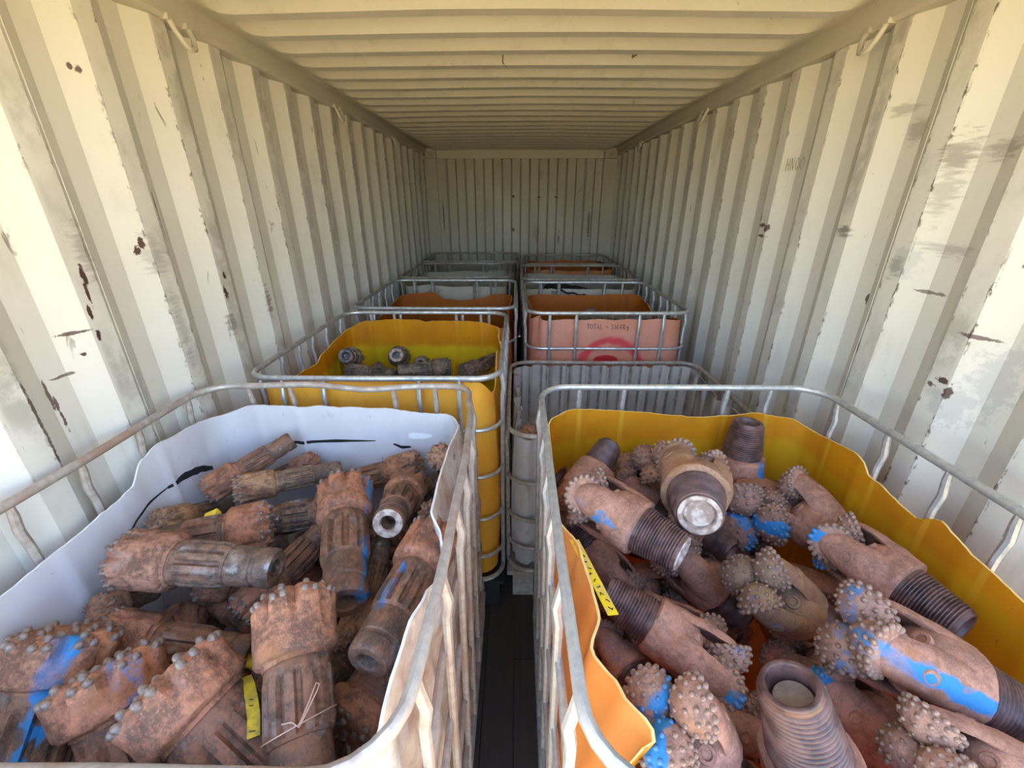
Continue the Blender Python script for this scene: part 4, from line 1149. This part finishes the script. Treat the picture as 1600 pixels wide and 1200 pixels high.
# ================================================================== SMALL THINGS, WRITING AND MARKS
from mathutils.bvhtree import BVHTree
def surf(o):
    mw = o.matrix_world
    par = o.parent
    off = Vector((0, 0, 0))
    while par is not None:
        off = off + par.location; par = par.parent
    me = o.data
    return BVHTree.FromPolygons([v.co + off for v in me.vertices], [tuple(p.vertices) for p in me.polygons])
def strokes(lines, to3d, r, mat, name, parent=None, origin=(0, 0, 0), n=5, tree=None, dirn=None, lift=0.0006):
    m = MB()
    o = Vector(origin)
    for L in lines:
        P = []
        for k in range(len(L) - 1):
            a, b = Vector((*L[k], 0)), Vector((*L[k + 1], 0))
            q = max(1, int((b - a).length / 0.02)) if tree else 1
            for i in range(q): P.append(a.lerp(b, i / q))
        P.append(Vector((*L[-1], 0)))
        W = []
        for p in P:
            w = Vector(to3d(p.x, p.y))
            if tree:
                hit = tree.ray_cast(w, Vector(dirn))
                if hit[0] is not None: w = hit[0] - Vector(dirn) * lift
            W.append(w - o)
        if len(W) > 1: m.sweep(W, r, n)
    ob = link(name, m.mesh(name, mat), parent)
    return ob
GLY = {  # hand lettering on a unit cell
 'T': [[(0, 1), (.8, 1.02)], [(.38, 1), (.36, 0)]], 'O': [[(.35, .95), (.05, .65), (.1, .15), (.4, 0), (.68, .3), (.62, .8), (.35, .95)]],
 'A': [[(0, 0), (.32, 1), (.62, 0)], [(.12, .38), (.52, .4)]], 'L': [[(.08, 1), (.05, .03), (.55, .06)]], '-': [[(.05, .5), (.5, .52)]],
 '3': [[(.05, .95), (.5, .9), (.25, .55), (.55, .3), (.3, 0), (.02, .1)]], '1': [[(.2, 1), (.2, 0)]], '6': [[(.5, 1), (.1, .5), (.12, .08), (.45, .05), (.5, .4), (.12, .42)]],
 'K': [[(.08, 1), (.08, 0)], [(.55, .95), (.1, .5), (.58, 0)]], 'g': [[(.45, .6), (.1, .5), (.15, .15), (.45, .2), (.48, .6), (.42, -.3), (.1, -.28)]],
 'H': [[(.05, 1), (.02, 0)], [(.55, 1), (.52, 0)], [(.05, .5), (.55, .5)]], 'N': [[(.02, 0), (.05, 1), (.5, 0), (.55, 1)]],
 'D': [[(.05, 0), (.08, 1), (.5, .8), (.55, .35), (.05, 0)]], 'P': [[(.05, 0), (.1, 1), (.55, .85), (.5, .5), (.08, .45)]], ' ': [],
}
def write(txt, h, adv=0.8, x0=0.0):
    out = []; x = x0
    for ch in txt:
        for L in GLY[ch]: out.append([(x + px * h * 0.8, py * h) for px, py in L])
        x += h * adv * (0.5 if ch in ' 1' else 0.85)
    return out

# --- faded orange tote: the weight in marker pen
tr = surf(F_tub)
strokes(write('TOTAL - 3166Kg', 0.030), lambda x, z: (0.425 + x, 2.30, 1.068 + z), 0.0017, M['ink'], 'marker_writing', Ft, Ft.location, tree=tr, dirn=(0, 1, 0))
# --- pale totes: short pen notes too small to read
tr = surf(I_tub)
strokes([[(0, 0), (.02, .03), (.04, 0), (.06, .03)], [(.08, .0), (.10, .025), (.12, .005)]], lambda x, z: (-0.78 + x, 3.6, 1.045 + z), 0.0018, M['ink'], 'pen_note', I_, I_.location, tree=tr, dirn=(0, 1, 0))
tr = surf(G_tub)
strokes(write('TOTAL - 3', 0.030), lambda x, z: (0.30 + x, 3.5, 1.035 + z), 0.0018, M['ink'], 'pen_note', G_, G_.location, tree=tr, dirn=(0, 1, 0))
# --- white tub: sprayed black lines inside, and a white sticker
trA = surf(A_tub)
def rib(lines, to3d, wid, tree, dirn, parent, name, mat):
    """flat painted strip laid on the inside of the tub"""
    m = MB(); o = Vector(parent.location); d = Vector(dirn)
    for L in lines:
        n = 14; vs = []
        tot = len(L) - 1
        for i in range(n + 1):
            f = i / n * tot; k = min(int(f), tot - 1); f -= k
            x = L[k][0] + (L[k + 1][0] - L[k][0]) * f; z = L[k][1] + (L[k + 1][1] - L[k][1]) * f
            w = wid * (0.35 + 0.65 * math.sin(PI * min(1, (i + 0.6) / n)) ** 0.6) * random.uniform(.85, 1.15)
            for sg in (-1, 1):
                p = Vector(to3d(x, z + sg * w)); hit = tree.ray_cast(p, d)
                vs.append((hit[0] - d * 0.001 if hit[0] is not None else p) - o)
        m.add(vs, [(2 * i, 2 * i + 1, 2 * i + 3, 2 * i + 2) for i in range(n)])
    return link(name, m.mesh(name, mat), parent)
rib([[(-.905, .944), (-.80, .952), (-.66, .960), (-.52, .962)], [(-.455, .948), (-.42, .940), (-.39, .936)]], lambda x, z: (x, 1.0, z), 0.0065, trA, (0, 1, 0), A, 'black_line', M['ink'])
rib([[(1.25, .905), (1.20, .935), (1.13, .955), (1.06, .962)]], lambda y, z: (-.6, y, z), 0.013, trA, (-1, 0, 0), A, 'black_line', M['ink'])
rib([[(1.06, .962), (.98, .962), (.92, .945), (.86, .91)]], lambda y, z: (-.6, y, z), 0.004, trA, (-1, 0, 0), A, 'black_line', M['ink'])
rib([[(-.395, .985), (-.31, .983)]], lambda x, z: (x, 1.0, z), 0.014, trA, (0, 1, 0), A, 'sticker', M['label'])

# --- amber tub: a yellow sticker along the low left edge, written over in pen
t_ = NT('yellow_vinyl'); c_ = t_.coord(); t_.set(Base_Color=t_.mix(t_.ramp(t_.noise(c_, 45, 4), .45, .6), (0.86, 0.60, 0.02), (0.70, 0.50, 0.10)), Roughness=0.45); M['yellow'] = t_.m
t_ = NT('yellow_card'); c_ = t_.coord(); t_.set(Base_Color=t_.mix(t_.ramp(t_.noise(c_, 60, 4), .4, .6), (0.62, 0.43, 0.015), (0.40, 0.29, 0.03)), Roughness=0.6); M['card'] = t_.m
def strip(pts, wid, mat, name, parent=None, thick=0.0012, up=None, n=None):
    """a bent band: centre points with a width vector"""
    m = MB(); vs = []
    for (p, w) in pts:
        p, w = Vector(p), Vector(w)
        nrm = Vector((0, 0, 1)) if up is None else Vector(up)
        for sg in (-1, 1):
            for s2 in (0, 1): vs.append(p + w * sg * wid + nrm * s2 * thick)
    fs = []
    for i in range(len(pts) - 1):
        a, b = 4 * i, 4 * i + 4
        fs += [(a, a + 2, b + 2, b), (a + 1, b + 1, b + 3, a + 3), (a, b, b + 1, a + 1), (a + 2, a + 3, b + 3, b + 2)]
    fs += [(0, 1, 3, 2), tuple(len(vs) - 4 + k for k in (0, 2, 3, 1))]
    m.add(vs, fs)
    return link(name, m.mesh(name, mat), parent)
bo = Vector(B.location)
SPTS = [((0.139 + 0.052 * f, 0.775 - 0.195 * f, 1.036 - 0.004 * f) , (0.97, 0.2, -0.14)) for f in [i / 6 for i in range(7)]]
st = strip([(Vector(p) - bo, w) for p, w in SPTS], 0.0115, M['yellow'], 'sticker', B)
st['label'] = 'yellow sticker scribbled over in black pen'
scr = []
rr = random.Random(4)
for i in range(11):
    f = 0.08 + 0.085 * i
    scr.append([(f + rr.uniform(-.02, .02), rr.uniform(-.6, .6)) for _ in range(4)])
m = MB()
for L in scr:
    m.sweep([Vector((0.139 + 0.052 * f, 0.775 - 0.195 * f, 1.0378 - 0.004 * f)) + Vector((0.97, 0.2, -0.14)) * 0.0115 * w - bo for f, w in L], 0.0011, 5)
link('pen_scribble', m.mesh('pen_scribble', M['ink']), st)

# --- white tub: yellow tags and the tie wire
def at_bit(n): 
    for b in BITS:
        if b[0] == n:
            from mathutils import Quaternion
            return Vector(b[2]), Quaternion(b[3]), b[4], b[5]
p, q, R, L = at_bit('A17')
ax = q @ Vector((0, 0, 1))
tip = p + ax * L
rt = empty('rolled_paper_tag', 'small rolled yellow tag tucked into the dark ringed tail end', 'tag', tip + Vector((-0.004, -0.015, 0.0)))
rt.rotation_mode = 'QUATERNION'; rt.rotation_quaternion = (ax + Vector((0.15, -0.35, 0.0))).normalized().to_track_quat('Z', 'Y')
link('roll', MB().lathe([(0, -0.02), (0.0125, -0.02), (0.0128, 0.0), (0.0120, 0.034), (0.0095, 0.036), (0.0088, 0.022), (0.007, 0.036), (0.0045, 0.036), (0.004, 0.02), (0, 0.02)], 16).mesh('roll', M['card'], angle=30), rt)
link('string', MB().sweep([(0, 0.012, 0.01), (0.01, 0.02, 0.03), (0.03, 0.028, 0.06), (0.045, 0.03, 0.075)], 0.0009, 5).mesh('string', M['rim']), rt)
YT = [(-0.520, 0.520, 0.930), (-0.500, 0.500, 0.938), (-0.480, 0.475, 0.938), (-0.463, 0.450, 0.932), (-0.452, 0.425, 0.920)]
ty = strip([((p_), (0.75, 0.45, -0.2)) for p_ in YT], 0.011, M['card'], 'paper_tag')
tag(ty, 'curled yellow paper tag with pen marks beside the tall standing bit', 'tag')
m = MB()
for i in range(6):
    c = Vector(YT[2]).lerp(Vector(YT[4]), i / 6) + Vector((0, 0, 0.0022))
    w = Vector((0.75, 0.45, -0.2)) * 0.008
    m.sweep([c - w * rr.uniform(.3, 1), c + w * rr.uniform(.1, .9) + Vector((0.002, -0.002, 0))], 0.0009, 5)
link('pen_marks', m.mesh('pen_marks', M['ink']), ty)
p, q, R, L = at_bit('A11')
ax = q @ Vector((0, 0, 1))
yb = p + ax * (L * 0.95)
bl = MB().box(-0.020, 0.016, -0.011, 0.011, -0.010, 0.010)
bl2 = link('stub_tag', bl.mesh('stub_tag', M['yellow'], False), None, Vector((-0.878, 0.965, 0.937)), (0.2, -0.35, 0.3))
tag(bl2, 'short yellow tag stub by the olive tan bit', 'tag')
bm_ = bl2.data; 
p, q, R, L = at_bit('A19')
X, Y, Z = q @ Vector((1, 0, 0)), q @ Vector((0, 1, 0)), q @ Vector((0, 0, 1))
t_ = NT('faded_pen'); t_.set(Base_Color=(0.16, 0.14, 0.11, 1), Roughness=0.7); M['faded'] = t_.m
t_ = NT('copper_wire'); t_.set(Base_Color=(0.62, 0.40, 0.30, 1), Roughness=0.45, Metallic=0.3); M['wire'] = t_.m
rw = R * 0.0665 / 0.0875
C0 = p + Z * L * 0.66
ring = [C0 + X * math.cos(a) * rw + Y * math.sin(a) * rw + Z * 0.012 * math.sin(a * 1.0 + 0.6) for a in [2 * PI * i / 28 for i in range(28)]]
m = MB().sweep(ring, 0.0013, 5, closed=True)
K = C0 + X * rw * 1.02 + Y * 0.0
def wp(a, b, c): return K + Y * a * 0.62 + Z * b * 0.55 + X * c
m.sweep([wp(0.045, -0.006, -.012), wp(0.02, 0.002, 0.004), wp(0.004, 0.022, .008), wp(-0.008, 0.004, .008), wp(-0.03, -0.03, .010), wp(-0.045, -0.055, .008), wp(-0.052, -0.072, .004), wp(-0.044, -0.078, .004), wp(-0.038, -0.064, .008), wp(-0.022, -0.03, .010), wp(-0.004, 0.004, .009), wp(0.004, 0.016, .008)], 0.0012, 5)
w_ = link('tie_wire', m.mesh('tie_wire', M['wire']))
tag(w_, 'thin coppery wire knotted round the shank of the tall standing bit', 'wire')

# --- black sheeting over the edge of the pale tote
m = MB(); vs = []
nx, ny = 16, 8
for j in range(ny + 1):
    for i in range(nx + 1):
        x = 0.26 + 0.34 * i / nx; v = j / ny
        y = 3.70 + 0.30 * v
        top = 1.130 + 0.03 * math.exp(-((i / nx - 0.18) / 0.16) ** 2) - 0.05 * (i / nx) 
        z = top + 0.02 * math.sin(i * 1.3 + j) * (0.3 + v) - 0.30 * max(0, v - 0.35) ** 1.5 - (0.05 * (1 - v / 0.12) if v < 0.12 else 0)
        vs.append((x + 0.02 * math.sin(j * 1.7), y - (0.028 if v < 0.12 else 0), z))
n1 = nx + 1
N = len(vs)
vs += [(x, y, z - 0.003) for x, y, z in vs]
fs = [(j * n1 + i, j * n1 + i + 1, (j + 1) * n1 + i + 1, (j + 1) * n1 + i) for j in range(ny) for i in range(nx)]
fs += [tuple(N + k for k in reversed(f)) for f in fs]
m.add(vs, fs)
sh = link('plastic_sheet', m.mesh('plastic_sheet', M['black'], angle=60))
tag(sh, 'crumpled black plastic sheet hanging over the edge of the pale tote', 'sheet')

# --- odd bits in the totes behind
def lone(loc, d, R, L, ex, lab, seed, group=None):
    d = Vector(d).normalized()
    return button_bit(loc, d.to_track_quat('Z', 'Y'), R, L, ex, lab, seed, group)
g_ = 'grey bits in the faded orange tub'
lone((0.40, 2.66, 1.055), (0.9, 0.25, 0.05), 0.055, 0.26, {'grey': 1}, 'grey bit lying behind the marker writing, furthest to the left', 1, g_)
lone((0.60, 2.70, 1.065), (0.8, -0.1, 0.1), 0.055, 0.27, {'grey': .8}, 'grey bit just showing over the faded orange edge, furthest to the right', 2, g_)
lone((0.50, 2.82, 1.06), (0.2, 0.9, -0.1), 0.055, 0.27, {'grey': .9}, 'grey bit face deeper in the faded orange tub', 3, g_)
lone((0.052, 1.615, 0.860), (0.25, 0.45, -0.8), 0.045, 0.22, {'tone': .2}, 'rusty bit standing in the front corner of the grimy grey tub', 4)

# --- marks on the container itself
strokes(write('HNOO', 0.05), lambda y, z: (XR + 0.0, 2.17 - y, 1.905 + z), 0.0009, M['faded'], 'pen_writing', bpy.data.objects['wall_right'])

rc = write('D', 0.055) + [[(-0.62, 0.05), (-0.60, 0.052), (-0.555, 0.05)], [(-0.585, 0.05), (-0.59, -0.02), (-0.575, -0.05)]]
strokes(rc, lambda x, y: (0.52 + x, 2.36 - y, 2.34), 0.0035, M['faded'], 'pen_mark', bpy.data.objects['ceiling'], tree=surf(bpy.data.objects['ceiling']), dirn=(0, 0, 1), lift=0.001)
